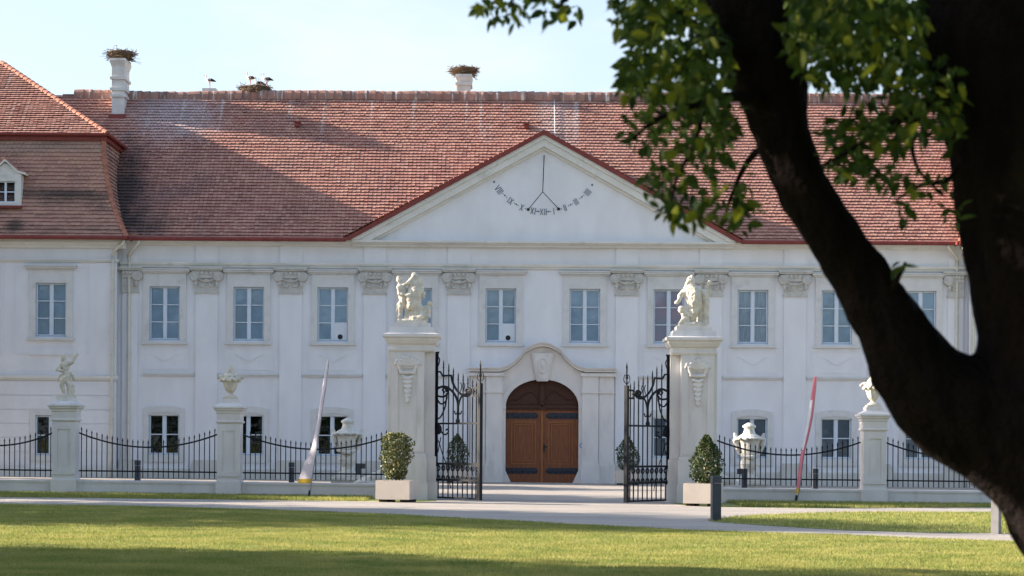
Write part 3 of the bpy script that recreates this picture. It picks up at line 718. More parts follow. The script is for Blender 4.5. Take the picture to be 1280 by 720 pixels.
for a, c in ((XL, -xc), (xc, XR)):
    m.add([(a, EY, EZ), (c, EY, EZ), (c, yc, zc_), (a, yc, zc_)], [(0, 1, 2, 3)])
m.add([(XL, 0.3, 9.6), (XR, 0.3, 9.6), (XR, 13, 9.6), (XL, 13, 9.6)], [(0, 1, 2, 3)])
roof = m.build('roof', M['tile'], mb_root)
NR = 48
tb = MB(); rows = []
def gable_cut(z):   # half width of the pediment roof at height z
    return (PA + 0.12 - z) / kk
for j in range(NR):
    l = SL / NR
    p = Vector((0, EY, EZ)) + vv * (l * j)
    # spans in front of the mansards and under the pediment roof
    zc = p.z
    hwd = gable_cut(zc)
    xl, xr = XL, XR
    if zc < 14.3:
        xl, xr = -18.8, 18.8
    spans = [(xl, xr)]
    if hwd > 0: spans = [(xl, -hwd), (hwd, xr)]
    for a, c in spans:
        if c - a > 0.2: rows.append((Vector((a, p.y, p.z)), Vector((c, p.y, p.z)), vv, nn, l))
tile_field(tb, rows, seed=3)
tb.build('roof_tiles', M['tile'], roof, kind='stuff')
# pediment roof (two short slopes running back into the main roof)
pt = MB()
yb = EY + (PA + 0.10 - EZ) / (RZ - EZ) * (RY - EY)
m = MB()
for sx in (-1, 1):
    m.add([(0, pyf - 0.15, PA + 0.12), (sx * (PW + 0.25), pyf - 0.15, PB - 0.05), (sx * (PW + 0.25), EY + 0.1, PB - 0.05), (0, yb + 0.1, PA + 0.12)], [(0, 1, 2, 3) if sx < 0 else (3, 2, 1, 0)])
m.build('pediment_roof', M['tile'], ped)
ug = Vector((PW, 0, PA - PB)).normalized()
gl = Vector((PW, 0, PB - PA)).length
for sx in (-1, 1):
    rws = []; n_ = 40
    v_ = Vector((-sx * ug.x, 0, ug.z)); nrm = Vector((sx * ug.z, 0, ug.x))
    for j in range(n_):
        t = j / n_; x = sx * (PW + .2) * (1 - t); z = PB + (PA - PB) * t + 0.12
        yend = EY + (z - EZ) / (RZ - EZ) * (RY - EY)
        a = Vector((x, pyf - 0.18, z)); c = Vector((x, yend + 0.1, z))
        if sx > 0: rws.append((a, c, v_, nrm, gl / n_))
        else: rws.append((c, a, v_, nrm, gl / n_))
    tile_field(pt, rws, seed=5 + sx)
pt.build('pediment_roof_tiles', M['tile'], ped, kind='stuff')
# ridge tiles
def half_tube(mb, p0, p1, r0, r1, up=Vector((0, 0, 1)), n=6, wide=1.0):
    d = (p1 - p0).normalized(); side = d.cross(up).normalized(); u2 = side.cross(d)
    V = []
    for p, r in ((p0, r0), (p1, r1)):
        for k in range(n + 1):
            a = math.pi * k / n - 0.0
            V.append(p + side * math.cos(a) * r * wide + u2 * math.sin(a) * r)
    for p, r in ((p0, r0 - 0.03), (p1, r1 - 0.03)):
        for k in range(n + 1):
            a = math.pi * k / n
            V.append(p + side * math.cos(a) * r * wide + u2 * math.sin(a) * r)
    w_ = n + 1
    fs = [(k, k + 1, w_ + k + 1, w_ + k) for k in range(n)] + [(k + 1, k, 2 * w_ + k, 2 * w_ + k + 1) for k in range(n)] + [(w_ + k, w_ + k + 1, 3 * w_ + k + 1, 3 * w_ + k) for k in range(n)]
    fs += [(0, w_, 3 * w_, 2 * w_), (w_ - 1, 3 * w_ - 1, 4 * w_ - 1, 2 * w_ - 1)]
    mb.add(V, fs)
rt_meshes = []
for k in range(6):
    mm = MB(); mm.tint = rnd.random(); half_tube(mm, Vector((0, 0, 0)), Vector((0.41, 0, 0)), 0.27, 0.30, n=7, wide=0.8); mm.add([(x_, -0.8 * r_, 0) for x_, r_ in ((0, .27), (.41, .30))] + [(x_, -0.8 * r_, -0.14) for x_, r_ in ((.41, .30), (0, .27))], [(0, 3, 2, 1)])
    o = mm.build('ridge_tile', M['ridge'], roof); rt_meshes.append(o.data); bpy.data.objects.remove(o)
x = XL + 1.5; k = 0
while x < XR - 1:
    o = link('ridge_tile', rt_meshes[rnd.randrange(6)], roof, loc=(x, RY + rnd.gauss(0, 0.01), RZ + 0.01 + rnd.gauss(0, 0.008) - 0.10 * math.exp(-((x + 17) / 3.0) ** 2)))
    o.rotation_euler = (rnd.gauss(0, 0.03), rnd.gauss(0, 0.012), 0); x += 0.375
# mortar bed below the ridge tiles (the vertical face one sees)
m = MB(); m.box(XL + 1, XR - 1, RY - 0.22, RY + 0.22, RZ - 0.30, RZ + 0.03, 1.0, 0.8); m.build('ridge_bed', M['ridge'], roof)
# gutter
def gutter(mb, p0, p1, r=0.085):
    p0, p1 = Vector(p0), Vector(p1); mb.tube([p0, p1], r, 8); mb.box(0, 0, 0, 0, 0, 0)
m = MB()
for a, c in ((-17.9, -PW - 0.15), (PW + 0.15, 17.9)):
    m.tube([(a, EY - 0.03, EZ - 0.005), (c, EY - 0.03, EZ - 0.005)], 0.085, 8)
    m.box(a, c, EY - 0.02, -0.1, EZ - 0.05, EZ + 0.03)
m.build('gutter', M['gutter'], roof)
# vents on the roof
for px, py in ((364, 152), (657, 153)):
    xx = (px - 641) / 29.0 - CX; zz = 14.15 + (0.3 if px > 500 else 0.5); 
    zz = CAMZ + (HOR - py) / 28.9; yy = EY + (zz - EZ) / (RZ - EZ) * (RY - EY)
    q = MB(); q.box(xx - 0.10, xx + 0.10, yy - 0.22, yy + 0.1, zz, zz + 0.16); q.box(xx - 0.13, xx + 0.13, yy - 0.28, yy + 0.15, zz + 0.161, zz + 0.20); q.build('roof_vent', M['gutter'], roof)
# lightning conductor down the roof in the middle
q = MB(); pts = [Vector((0.55, EY, EZ)) + vv * t + nn * 0.10 for t in (6.3, 8, SL - 0.2)]; q.tube(pts, 0.012, 5); q.build('lightning_wire', M['board'], roof)

# ---- chimneys
def chimney_mesh(w, d, z0, z1, rings):
    q = MB(); q.box(-w, w, -d, d, z0, z1)
    q.box(-w * 1.25, w * 1.25, -d * 1.12, d * 1.12, z1 + 0.002, z1 + 0.10)
    q.square([(w * 1.02, z1 - 0.32), (w * 1.3, z1 - 0.01)], sy=d / w * 0.92)
    for z in rings: q.box(-w - 0.07, w + 0.07, -d - 0.07, d + 0.07, z - 0.06, z + 0.06)
    return q
tc_ = P(147.5, 144, 88.45); TCX = P(148, 144, 88.6).x - CX; TCY = 89.05 - FY
ztop = P(147.5, 76, 88.5).z
q = chimney_mesh(0.27, 0.62, 12.8, ztop, [ztop - 0.78, ztop - 1.27, ztop - 1.56]); q.xf(Matrix.Translation((TCX, TCY, 0)))
ch = q.build('chimney', M['chimney'], mb_root); ch['label'] = 'tall slender white chimney beside the left roof'
q = MB(); q.box(TCX - 0.36, TCX + 0.36, TCY - 0.78, TCY - 0.40, tc_.z - 0.22, tc_.z + 0.03, 1, 0.8); q.build('chimney_flashing', M['gutter'], ch)
mc = P(580, 118, 90.2); mt_ = P(580, 98, 90.2)
q = chimney_mesh(0.30, 0.5, mc.z - 2.5, mt_.z, [mt_.z - 0.33]); q.xf(Matrix.Translation((mc.x - CX, 90.2 - FY, 0)))
q.build('chimney', M['chimney'], mb_root)
sc_ = P(263, 116, 90.0)
q = MB(); q.box(-0.31, 0.31, -0.4, 0.4, sc_.z - 2, sc_.z + 0.14); q.xf(Matrix.Translation((sc_.x - CX, 7.0, 0))); q.build('chimney', M['chimney'], mb_root)
nc = P(319, 116, 90.0)
q = MB(); q.box(-0.5, 0.5, -0.5, 0.5, nc.z - 2, nc.z - 0.02); q.xf(Matrix.Translation((nc.x - CX, 7.0, 0))); q.build('chimney', M['chimney'], mb_root)
# downpipes of the main building
def downpipe(x, pts):
    q = MB(); q.tube(smooth_path(pts, 3), 0.065, 8)
    for z in (2.5, 5.2, 7.8): q.tube([(x, pts[-1][1], z), (x, pts[-1][1], z + 0.05)], 0.085, 8)
    return q
for sx in (-1, 1):
    xx = sx * 17.22
    q = downpipe(xx, [(sx * 16.75, EY + 0.0, EZ - 0.1), (sx * 16.8, EY + 0.02, 9.8), (sx * 17.02, -0.36, 9.62), (xx, -0.16, 9.35), (xx, -0.13, 8.9), (xx, -0.13, 4), (xx, -0.13, 0.0)])
    q.build('downpipe', M['pipe'], mb_root, smooth=True)

# ================================================================== SIDE WINGS (mansard pavilions)
def profile(t):      # t 0..1 up the steep lower roof: (inset from wall, z)
    z = 10.0 + 4.35 * t; t = min(t, 1.0)
    off = -0.50 + 1.25 * (1 - (1 - t) ** 2.1)
    return off, z
def make_wing(sx, label):
    X0 = CX + sx * 17.65          # inner corner
    WY = FY - 0.50                # front plane
    root = thing('side_wing', label, 'palace wing', (X0, WY, 0))
    # local coordinates: e = distance outward from the inner corner; x = sx * e
    W_ = 13.0; D_ = 22.0
    X = lambda e: sx * e
    def bx(mm, e0, e1, *a, **k): x0, x1 = sorted((X(e0), X(e1))); mm.box(x0, x1, *a, **k)
    we = 2.72                     # window axis
    wm = MB(); H0, H1 = (X(we) - HW, X(we) + HW) if True else None, None
    hs = [(X(we) - HW, X(we) + HW, 5.93, 8.18), (X(we) - HW, X(we) + HW, 1.0, 2.70), (X(we + 3.6) - HW, X(we + 3.6) + HW, 5.93, 8.18), (X(we + 3.6) - HW, X(we + 3.6) + HW, 1.0, 2.70)]
    x0, x1 = sorted((X(0), X(W_)))
    wall_grid(wm, x0, x1, -0.8, 10.0, hs, 0, 0.45)
    bx(wm, 0, 0.45, 0.452, D_, -0.8, 10.0); bx(wm, W_ - 0.45, W_, 0.452, D_, -0.8, 10.0); bx(wm, 0, W_, D_, D_ + .4, -0.8, 10.0)
    wm.build('wall', M['plaster'], root)
    for dx in (0, 3.6):
        place_window(('wing_u',), lambda: make_window('u', 3, 2.25, root, (X(we), 0, 5.93)), root, (X(we + dx), 0, 5.93))
        def low():
            s = MB(); H = 1.70
            s.ring([(0.86, -0.24), (0.86, H + 0.24), (-0.86, H + 0.24), (-0.86, -0.24)], [(0.62, 0.02), (0.62, H - .02), (-0.62, H - .02), (-0.62, 0.02)], -0.05, 0.1)
            o_ = make_window('l', 2, H, root, (X(we), 0, 1.0), low=True, fill='dark'); me = bpy.data.meshes.new('window'); me.from_pydata(s.v, [], s.f); me.materials.append(M['trim']); o_.data = me
            return o_
        place_window(('wing_l',), low, root, (X(we + dx), 0, 1.0))
    # rusticated ground floor: separate bands with joints between, cut around the windows
    zb = [0.55, 1.15, 1.75, 2.33, 2.91, 3.50, 4.10]
    for z0, z1 in zip(zb, zb[1:]):
        segs = [(0.02, we - 0.87), (we + 0.87, we + 2.73), (we + 4.47, W_)] if z0 < 2.9 else [(0.02, W_)]
        for e0, e1 in segs:
            q = MB(); bx(q, e0, e1, -0.03, 0.01, z0 + 0.02, z1 - 0.02); q.build('stone_course', M['plaster'], root)
    q = MB(); bx(q, -0.05, W_, -0.09, 0.02, 4.14, 4.20); bx(q, -0.07, W_, -0.13, 0.02, 4.202, 4.32); bx(q, -0.03, W_, -0.05, 0.02, -0.5, 0.5)
    bx(q, -0.05, W_, -0.07, 0.02, 9.02, 9.08); bx(q, -0.07, W_, -0.11, 0.02, 9.082, 9.14)
    q.build('string_course', M['cornice'], root)
    q = MB(); x0, x1 = sorted((X(-0.36), X(W_)))
    q.add([], []); course(q, x0, x1, [(0.02, 9.60), (-0.10, 9.60), (-0.13, 9.68), (-0.28, 9.78), (-0.34, 9.80), (-0.34, 9.98), (0.02, 9.98)])
    q2 = MB(); course(q2, 0, D_, [(0.02, 9.60), (-0.10, 9.60), (-0.13, 9.68), (-0.28, 9.78), (-0.34, 9.80), (-0.34, 9.98), (0.02, 9.98)])
    q2.v = [(X(y), x, z) for x, y, z in q2.v]; q.add(q2.v, q2.f)
    q.build('cornice', M['cornice'], root)
    # recessed panel outline round the upper window, corner lesene
    q = MB(); cx = X(we)
    for dx in (0, X(3.6)):
        q.ring([(cx + dx + 1.58, 5.2), (cx + dx + 1.58, 8.85), (cx + dx - 1.58, 8.85), (cx + dx - 1.58, 5.2)], [(cx + dx + 1.53, 5.25), (cx + dx + 1.53, 8.80), (cx + dx - 1.53, 8.80), (cx + dx - 1.53, 5.25)], -0.018, 0.01)
    q.build('wall_panel', M['plaster'], root)
    q = MB(); bx(q, 0.0, 0.85, -0.035, 0.01, 4.33, 9.0); q.build('lesene', M['plaster'], root)
    for dx in (0, X(3.6)):
        q = MB(); q.box(cx + dx - 0.9, cx + dx + 0.9, -0.05, 0.01, 5.24, 5.42); q.box(cx + dx - 0.9, cx + dx + 0.9, -0.08, 0.01, 5.18, 5.238); q.build('apron', M['plaster'], root)
    # ---- roof: steep lower mansard + hipped upper roof
    NM = 26
    core = MB(); N2 = 12
    for i in range(N2):
        (o0, z0), (o1, z1) = profile(i / N2), profile((i + 1) / N2)
        core.add([(X(o0), o0, z0), (X(W_), o0, z0), (X(W_), o1, z1), (X(o1), o1, z1)], [(0, 1, 2, 3) if sx > 0 else (3, 2, 1, 0)])
        core.add([(X(o0), o0, z0), (X(o1), o1, z1), (X(o1), D_, z1), (X(o0), D_, z0)], [(0, 1, 2, 3) if sx > 0 else (3, 2, 1, 0)])
    UZ = 14.42; uo = 0.55; PIT = 0.68
    hw_ = W_ / 2 - uo; rz = UZ + hw_ * PIT
    A, B_, C_, D2 = (X(uo), uo, UZ), (X(W_ - uo), uo, UZ), (X(W_ - uo), D_, UZ), (X(uo), D_, UZ)
    E1, E2 = (X(W_ / 2), W_ / 2, rz), (X(W_ / 2), D_, rz)
    core.add([A, B_, C_, D2, E1, E2], [(0, 1, 4), (1, 2, 5, 4), (2, 3, 5), (3, 0, 4, 5), (3, 2, 1, 0)])
    core.add([(X(W_), 0, 9.9), (X(W_), D_, 9.9), (X(W_ - 0.7), D_, 14.4), (X(W_ - 0.7), 0, 14.4)], [(0, 1, 2, 3)])
    rf = core.build('roof', M['tile_old'], root)
    q = MB(); x0, x1 = sorted((X(uo + 0.05), X(W_ - uo))); q.box(x0, x1, uo + 0.06, D_, UZ - 0.26, UZ - 0.02); q.build('eave_board', M['gutter'], rf)
    q = MB(); q.tube([(X(uo - 0.03), uo - 0.05, UZ - 0.02), (X(W_), uo - 0.05, UZ - 0.02)], 0.07, 8); q.tube([(X(uo - 0.04), uo - 0.03, UZ - 0.02), (X(uo - 0.04), 8, UZ - 0.02)], 0.07, 8)
    q.tube([(X(-0.53), -0.56, 9.99), (X(W_), -0.56, 9.99)], 0.085, 8); q.tube([(X(-0.55), -0.5, 9.985), (X(-0.55), 0.6, 9.985)], 0.085, 8)
    q.build('gutter', M['gutter'], rf)
    t1 = MB(); rows = []; rows2 = []
    # arc-length steps on the profile
    for i in range(NM):
        (o0, z0), (o1, z1) = profile(i / NM), profile((i + 1) / NM)
        v = Vector((0, o1 - o0, z1 - z0)); l = v.length; v /= l; n = Vector((0, -v.z, v.y))
        a, c = Vector((X(o0), o0, z0)), Vector((X(W_), o0, z0))
        rows.append((a, c, v, n, l) if sx > 0 else (c, a, v, n, l))
        v = Vector((sx * (o1 - o0), 0, z1 - z0)) / l; n = Vector((-sx * v.z, 0, abs(v.x)))
        a, c = Vector((X(o0), o0, z0)), Vector((X(o0), 9.0, z0))
        rows2.append((c, a, v, n, l) if sx > 0 else (a, c, v, n, l))
    tile_field(t1, rows, 0.19, seed=11); tile_field(t1, rows2, 0.19, seed=12)
    t1.build('mansard_tiles', M['tile_old'], rf, kind='stuff')
    t2 = MB(); rows = []; NU = 34; vl = math.hypot(hw_, hw_ * PIT)
    for i in range(NU):
        t = i / NU; ins = uo - 0.05 + hw_ * t; z = UZ + hw_ * PIT * t
        v = Vector((0, hw_, hw_ * PIT)).normalized(); n = Vector((0, -v.z, v.y))
        a, c = Vector((X(ins), ins, z)), Vector((X(W_ - ins), ins, z)); rows.append((a, c, v, n, vl / NU) if sx > 0 else (c, a, v, n, vl / NU))
        v = Vector((sx * hw_, 0, hw_ * PIT)).normalized(); n = Vector((-sx * v.z, 0, abs(v.x)))
        a, c = Vector((X(ins), ins, z)), Vector((X(ins), 9.5, z)); rows.append((c, a, v, n, vl / NU) if sx > 0 else (a, c, v, n, vl / NU))
    tile_field(t2, rows, 0.19, seed=13); t2.build('upper_tiles', M['tile'], rf, kind='stuff')
    # hip tiles on the visible hip and on the mansard corner
    P0, P1 = Vector(A), Vector(E1); Lh = (P1 - P0).length; dh = (P1 - P0) / Lh; k = 0.0
    me = None
    while k < Lh - 0.3:
        p = P0 + dh * k + Vector((0, 0, 0.0))
        if me is None:
            q = MB(); half_tube(q, Vector((0, 0, 0)), dh * 0.40, 0.15, 0.12, n=5); o = q.build('hip_tile', M['hip'], rf); me = o.data; o.location = p
        else: o = link('hip_tile', me, rf, loc=p)
        k += 0.36
    k = 0
    for i in range(14):
        (o0, z0), (o1, z1) = profile(i / 14), profile((i + 1.12) / 14)
        p0, p1 = Vector((X(o0), o0, z0)), Vector((X(o1), o1, z1)); q = MB(); half_tube(q, Vector((0, 0, 0)), p1 - p0, 0.12, 0.10, up=Vector((-sx, -1, 0.6)), n=5)
        q.build('hip_tile', M['hip'], rf, loc=p0)
    # ---- dormer
    de = we + 1.95; dx = X(de); z0 = 11.35
    q = MB(); q.ring([(dx + 0.66, z0), (dx + 0.66, z0 + 1.30), (dx - 0.66, z0 + 1.30), (dx - 0.66, z0)], [(dx + 0.42, z0 + .14), (dx + 0.42, z0 + 1.02), (dx - 0.42, z0 + 1.02), (dx - 0.42, z0 + 0.14)], 0.05, 0.25)
    q.box(dx - 0.655, dx - 0.6, 0.252, 1.3, z0, z0 + 1.29); q.box(dx + 0.6, dx + 0.655, 0.252, 1.3, z0, z0 + 1.29)
    q.prism([(dx - 0.70, z0 + 1.302), (dx + 0.70, z0 + 1.302), (dx, z0 + 1.78)], 0.08, 0.3)
    dm_ = q.build('dormer', M['cornice'], root)
    q = MB(); 
    pl = [(dx - 0.86, z0 + 1.28), (dx - 0.55, z0 + 1.36), (dx, z0 + 1.84), (dx + 0.55, z0 + 1.36), (dx + 0.86, z0 + 1.28)]
    q.ring([(x, z + 0.075) for x, z in reversed(pl)], [(x, z) for x, z in reversed(pl)], -0.03, 0.5, closed=False); q.build('dormer_cornice', M['cornice'], dm_)
    q = MB(); q.ring([(x, z + 0.13) for x, z in reversed(pl)], [(x, z + 0.076) for x, z in reversed(pl)], -0.01, 1.6, closed=False); q.build('dormer_roof', M['tile_old'], dm_)
    q = MB(); q.box(dx - 0.045, dx + 0.045, 0.13, 0.2, z0 + .14, z0 + 1.02); q.box(dx - 0.42, dx + 0.42, 0.14, 0.19, z0 + 0.56, z0 + 0.60)
    q.ring([(dx + 0.42, z0 + .14), (dx + 0.42, z0 + 1.02), (dx - 0.42, z0 + 1.02), (dx - 0.42, z0 + .14)], [(dx + 0.37, z0 + .19), (dx + 0.37, z0 + .97), (dx - 0.37, z0 + .97), (dx - 0.37, z0 + .19)], 0.135, 0.195); q.build('sash', M['sash'], dm_)
    for a, c in ((-0.37, -0.045), (0.045, 0.37)):
        for e, f in ((0.19, 0.56), (0.60, 0.97)):
            q = MB(); q.add([(dx + a, 0.165, z0 + e), (dx + c, 0.165, z0 + e), (dx + c, 0.165, z0 + f), (dx + a, 0.165, z0 + f)], [(0, 1, 2, 3)]); q.build('pane', M['glass'], dm_)
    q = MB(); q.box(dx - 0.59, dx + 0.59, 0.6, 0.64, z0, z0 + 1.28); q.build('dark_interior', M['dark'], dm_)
    q = MB(); q.box(dx - 0.7, dx + 0.7, -0.06, 0.2, z0 - 0.10, z0 - 0.002); q.build('dormer_flashing', M['gutter'], dm_)
    # downpipe at the inner corner
    xx = X(0.16)
    q = downpipe(xx, [(X(-0.35), -0.42, 9.9), (X(-0.30), -0.42, 9.75), (X(0.0), -0.25, 9.55), (xx, -0.12, 9.3), (xx, -0.11, 8.8), (xx, -0.11, 4), (xx, -0.11, 0)])
    q.build('downpipe', M['pipe'], root, smooth=True)
    q = MB(); q.box(*sorted((X(-0.95), X(-0.42))), 0.02, 0.5, 9.96, 10.22, 0.7); q.build('valley_flashing', M['hip'], rf)
    return root
make_wing(-1, 'left palace wing with rounded mansard roof, dormer and rusticated ground floor')
make_wing(1, 'right palace wing mostly hidden behind the dark tree trunk')

# ================================================================== GROUND
def sheet(name, pts, mt, dz, kind='structure'):
    me = bpy.data.meshes.new(name); me.from_pydata([(x, y, gz(x) + dz) for x, y in pts], [], [tuple(range(len(pts)))]); me.materials.append(mt); me.update()
    bm = bmesh.new(); bm.from_mesh(me); bmesh.ops.triangulate(bm, faces=bm.faces); bm.normal_update()
    for f in bm.faces:
        if f.normal.z < 0: f.normal_flip()
    bm.to_mesh(me); bm.free()
    return link(name, me, kind=kind)
sheet('lawn', [(-1500, -200), (1500, -200), (1500, 2500), (-1500, 2500)], M['lawn'], 0)
PATH_TOP = [(-90, 621), (100, 622.5), (300, 625), (470, 627), (520, 627.5), (545, 626.5)]
PATH_TOP_R = [(835, 628), (858, 632.5), (900, 634), (1000, 635.5), (1240, 634.5), (1420, 634)]
PATH_BOT = [(-90, 628.5), (0, 630), (150, 632.5), (300, 636), (480, 642.5), (640, 651), (760, 657.5), (860, 662.5), (960, 666), (1057, 668.8), (1155, 673), (1270, 677), (1420, 683)]
ISLAND = [(884, 650.5), (893, 648.8), (925, 646), (958, 644), (1010, 642), (1057, 640.8), (1150, 640), (1240, 639.8), (1420, 640), (1420, 671), (1240, 666.8), (1155, 666), (1057, 663.2), (958, 657.5), (893, 652.8)]
gp = [G(*p) for p in PATH_TOP] + [(-2.1, 57.6), (3.9 + 1.0, 57.6)] + [G(*p) for p in PATH_TOP_R] + [G(*p) for p in reversed(PATH_BOT)]
sheet('path', gp, M['gravel'], 0.004)
sheet('courtyard', [(-40, 58.2), (-3.0, 58.2), (-3.0, 56.8), (6.5, 56.8), (6.5, 58.2), (40, 58.2), (40, 84), (-40, 84)], M['gravel'], 0.008)
isl = [G(*p) for p in ISLAND]
sheet('grass_island', isl, M['lawn'], 0.010)
# grass blades: numpy triangles on the visible turf
def in_poly(x, y, poly):
    r = np.zeros(len(x), bool); n = len(poly)
    for i in range(n):
        x0, y0 = poly[i]; x1, y1 = poly[(i + 1) % n]
        if y0 == y1: continue
        c = ((y0 > y) != (y1 > y)) & (x < (x1 - x0) * (y - y0) / (y1 - y0) + x0); r ^= c
    return r
def blades(name, x, y, h, wd, rng, mt):
    n = len(x); z = TILT * x
    a = rng.uniform(0, 2 * np.pi, n); hh = h * rng.uniform(0.5, 1.3, n); ww = wd * rng.uniform(0.7, 1.3, n)
    lx, ly = rng.normal(0, 0.35, n) * hh, rng.normal(0, 0.35, n) * hh
    V = np.empty((n, 3, 3), np.float32)
    V[:, 0] = np.stack([x - np.cos(a) * ww, y - np.sin(a) * ww, z], 1)
    V[:, 1] = np.stack([x + np.cos(a) * ww, y + np.sin(a) * ww, z], 1)
    V[:, 2] = np.stack([x + lx, y + ly, z + hh], 1)
    me = bpy.data.meshes.new(name); me.vertices.add(n * 3); me.vertices.foreach_set('co', V.ravel())
    me.loops.add(n * 3); me.loops.foreach_set('vertex_index', np.arange(n * 3, dtype=np.int32))
    me.polygons.add(n); me.polygons.foreach_set('loop_start', np.arange(0, n * 3, 3, dtype=np.int32))
    try: me.polygons.foreach_set('loop_total', np.full(n, 3, np.int32))
    except Exception: pass
    me.update(calc_edges=True); me.materials.append(mt)
    return link(name, me, kind='stuff')
rng = np.random.default_rng(5)
N = 1100000
ly = 22.5 + 31 * rng.random(N) ** 1.25; lx = (rng.random(N) - 0.5) * 2 * (ly * 0.27)
clump = np.array([0.0]); 
keep = ~in_poly(lx + rng.normal(0, .06, N), ly + rng.normal(0, .13, N), gp) & (ly < 52.5)
dens = 0.5 + 0.5 * np.sin(lx * 2.1 + 1.3 * np.sin(ly * 1.7)) * np.sin(ly * 2.6 + 1.1 * np.sin(lx * 1.9)); dens += 0.35 * np.sin(lx * 7.3 + 2 * np.sin(ly * 5.1)) * np.sin(ly * 4.7 + 2 * np.sin(lx * 3.3)); keep &= rng.random(N) < 0.30 + 0.65 * dens
blades('grass', lx[keep], ly[keep], 0.034, 0.006, rng, M['grass'])
N = 60000
ix = rng.uniform(3.5, 16, N); iy = rng.uniform(34, 50, N); k = in_poly(ix + rng.normal(0, .05, N), iy + rng.normal(0, .12, N), isl)
blades('grass', ix[k], iy[k], 0.06, 0.009, rng, M['grass'])
N = 90000
sx_ = rng.uniform(-16, 16, N); sy_ = rng.uniform(53.0, 57.78, N); k = ~in_poly(sx_, sy_, gp) & ~((sx_ > -4.0) & (sx_ < 6.2))
blades('grass', sx_[k], sy_[k], 0.085, 0.010, rng, M['grass'])

# ================================================================== FENCE, PIERS, GATE
FEN = 58.0
fx = lambda px: ray(px, 590)[0] * FEN
def make_pier(x):
    root = thing('fence_pier', 'x', 'pier', (x, FEN, gz(x)), group='stone piers of the fence')
    q = MB(); q.box(-0.37, 0.37, -0.37, 0.37, -0.3, 0.40); q.box(-0.35, 0.35, -0.35, 0.35, 0.402, 0.46, 0.97); q.build('pier_base', M['stone'], root)
    q = MB(); q.box(-0.325, 0.325, -0.325, 0.325, 0.461, 2.10)
    q.ring([(0.33, 0.56), (0.33, 2.02), (-0.33, 2.02), (-0.33, 0.56)], [(0.18, 0.70), (0.18, 1.88), (-0.18, 1.88), (-0.18, 0.70)], -0.355, -0.324)
    q.build('pier_shaft', M['stone'], root)
    q = MB(); q.square([(0.345, 2.10), (0.375, 2.13), (0.375, 2.16), (0.345, 2.18), (0.345, 2.38), (0.37, 2.40), (0.37, 2.44), (0.42, 2.49), (0.42, 2.52), (0.455, 2.54), (0.455, 2.585), (0.24, 2.70), (0.24, 2.80), (0.22, 2.805)]); q.build('pier_cap', M['stone'], root)
    return root
PX_PIER = [82.5, 287.5, 1091.0]
p0 = make_pier(fx(PX_PIER[0])); piers = [p0]
p0['label'] = 'stone fence pier carrying the cherub statue'
for px, lab in ((PX_PIER[1], 'stone fence pier carrying a covered urn, left of the gate'), (PX_PIER[2], 'stone fence pier partly behind the tree limb, right of the gate')):
    c = copy_tree(p0); c.location = (fx(px), FEN, gz(fx(px))); c['label'] = lab; piers.append(c)
def fence(pxa, pxb, label, wlabel, sag=True, enda=1.0, endb=1.0):
    xa, xb = fx(pxa), fx(pxb); x0 = (xa + xb) / 2; L_ = xb - xa
    wl = thing('low_wall', wlabel, 'wall', (x0, FEN, gz(x0)), group='low plinth walls under the fence')
    za, zb = gz(xa) - gz(x0), gz(xb) - gz(x0)
    q = MB(); h = L_ / 2
    q.add([(-h, -0.2, za - .3), (h, -0.2, zb - .3), (h, -0.2, zb + .33), (-h, -0.2, za + .33), (-h, 0.2, za - .3), (h, 0.2, zb - .3), (h, 0.2, zb + .33), (-h, 0.2, za + .33)], [(0, 1, 2, 3), (5, 4, 7, 6), (3, 2, 6, 7)])
    q.build('wall_body', M['stone'], wl)
    n = max(1, int(L_ / 2.4))
    for i in range(n):
        a = -h + L_ * i / n + 0.004; c = -h + L_ * (i + 1) / n - 0.004
        fa, fc = za + (zb - za) * (a + h) / L_, za + (zb - za) * (c + h) / L_
        q = MB(); V = []
        for y0, y1, u0, u1 in ((-0.225, 0.225, 0.331, 0.39),):
            q.add([(a, y0, fa + u0), (c, y0, fc + u0), (c, y0, fc + u1), (a, y0, fa + u1), (a, y1, fa + u0), (c, y1, fc + u0), (c, y1, fc + u1 + .01), (a, y1, fa + u1 + .01)], [(0, 1, 2, 3), (5, 4, 7, 6), (3, 2, 6, 7), (1, 5, 6, 2), (4, 0, 3, 7), (1, 0, 4, 5)])
        q.build('coping_stone', M['stone'], wl)
    root = thing('iron_fence', label, 'fence', (x0, FEN, gz(x0)), group='iron fence panels')
    zr = lambda x: 1.375 + 0.40 * (abs(x) / (h)) ** 2 + za + (zb - za) * (x + h) / L_
    q = MB(); q.tube([(x, 0, zr(x)) for x in [-h + L_ * i / 24 for i in range(25)]], 0.024, 6); q.build('top_rail', M['iron'], root)
    q = MB(); q.tube([(-h, 0, za + 0.67), (h, 0, zb + 0.67)], 0.022, 6); q.build('bottom_rail', M['iron'], root)
    nb = int(round(L_ / 0.148)); 
    for i in range(nb):
        x = -h + L_ * (i + 0.5) / nb
        q = MB(); zt = zr(x); zb_ = za + (zb - za) * (x + h) / L_ + 0.48
        q.tube([(0, 0, zb_), (0, 0, zt + 0.12)], 0.015, 5)
        q.add([(0.024, 0, zt + .13), (0, 0.012, zt + .13), (-0.024, 0, zt + .13), (0, -0.012, zt + .13), (0, 0, zt + 0.225), (0, 0, zt + 0.09)], [(0, 1, 4), (1, 2, 4), (2, 3, 4), (3, 0, 4), (1, 0, 5), (2, 1, 5), (3, 2, 5), (0, 3, 5)])
        o = q.build('bar', M['iron'], root, loc=(x, 0, 0))
    return root
fence(-75, 66.5, 'iron fence panel left of the cherub statue pier', 'low plinth wall left of the cherub statue pier')
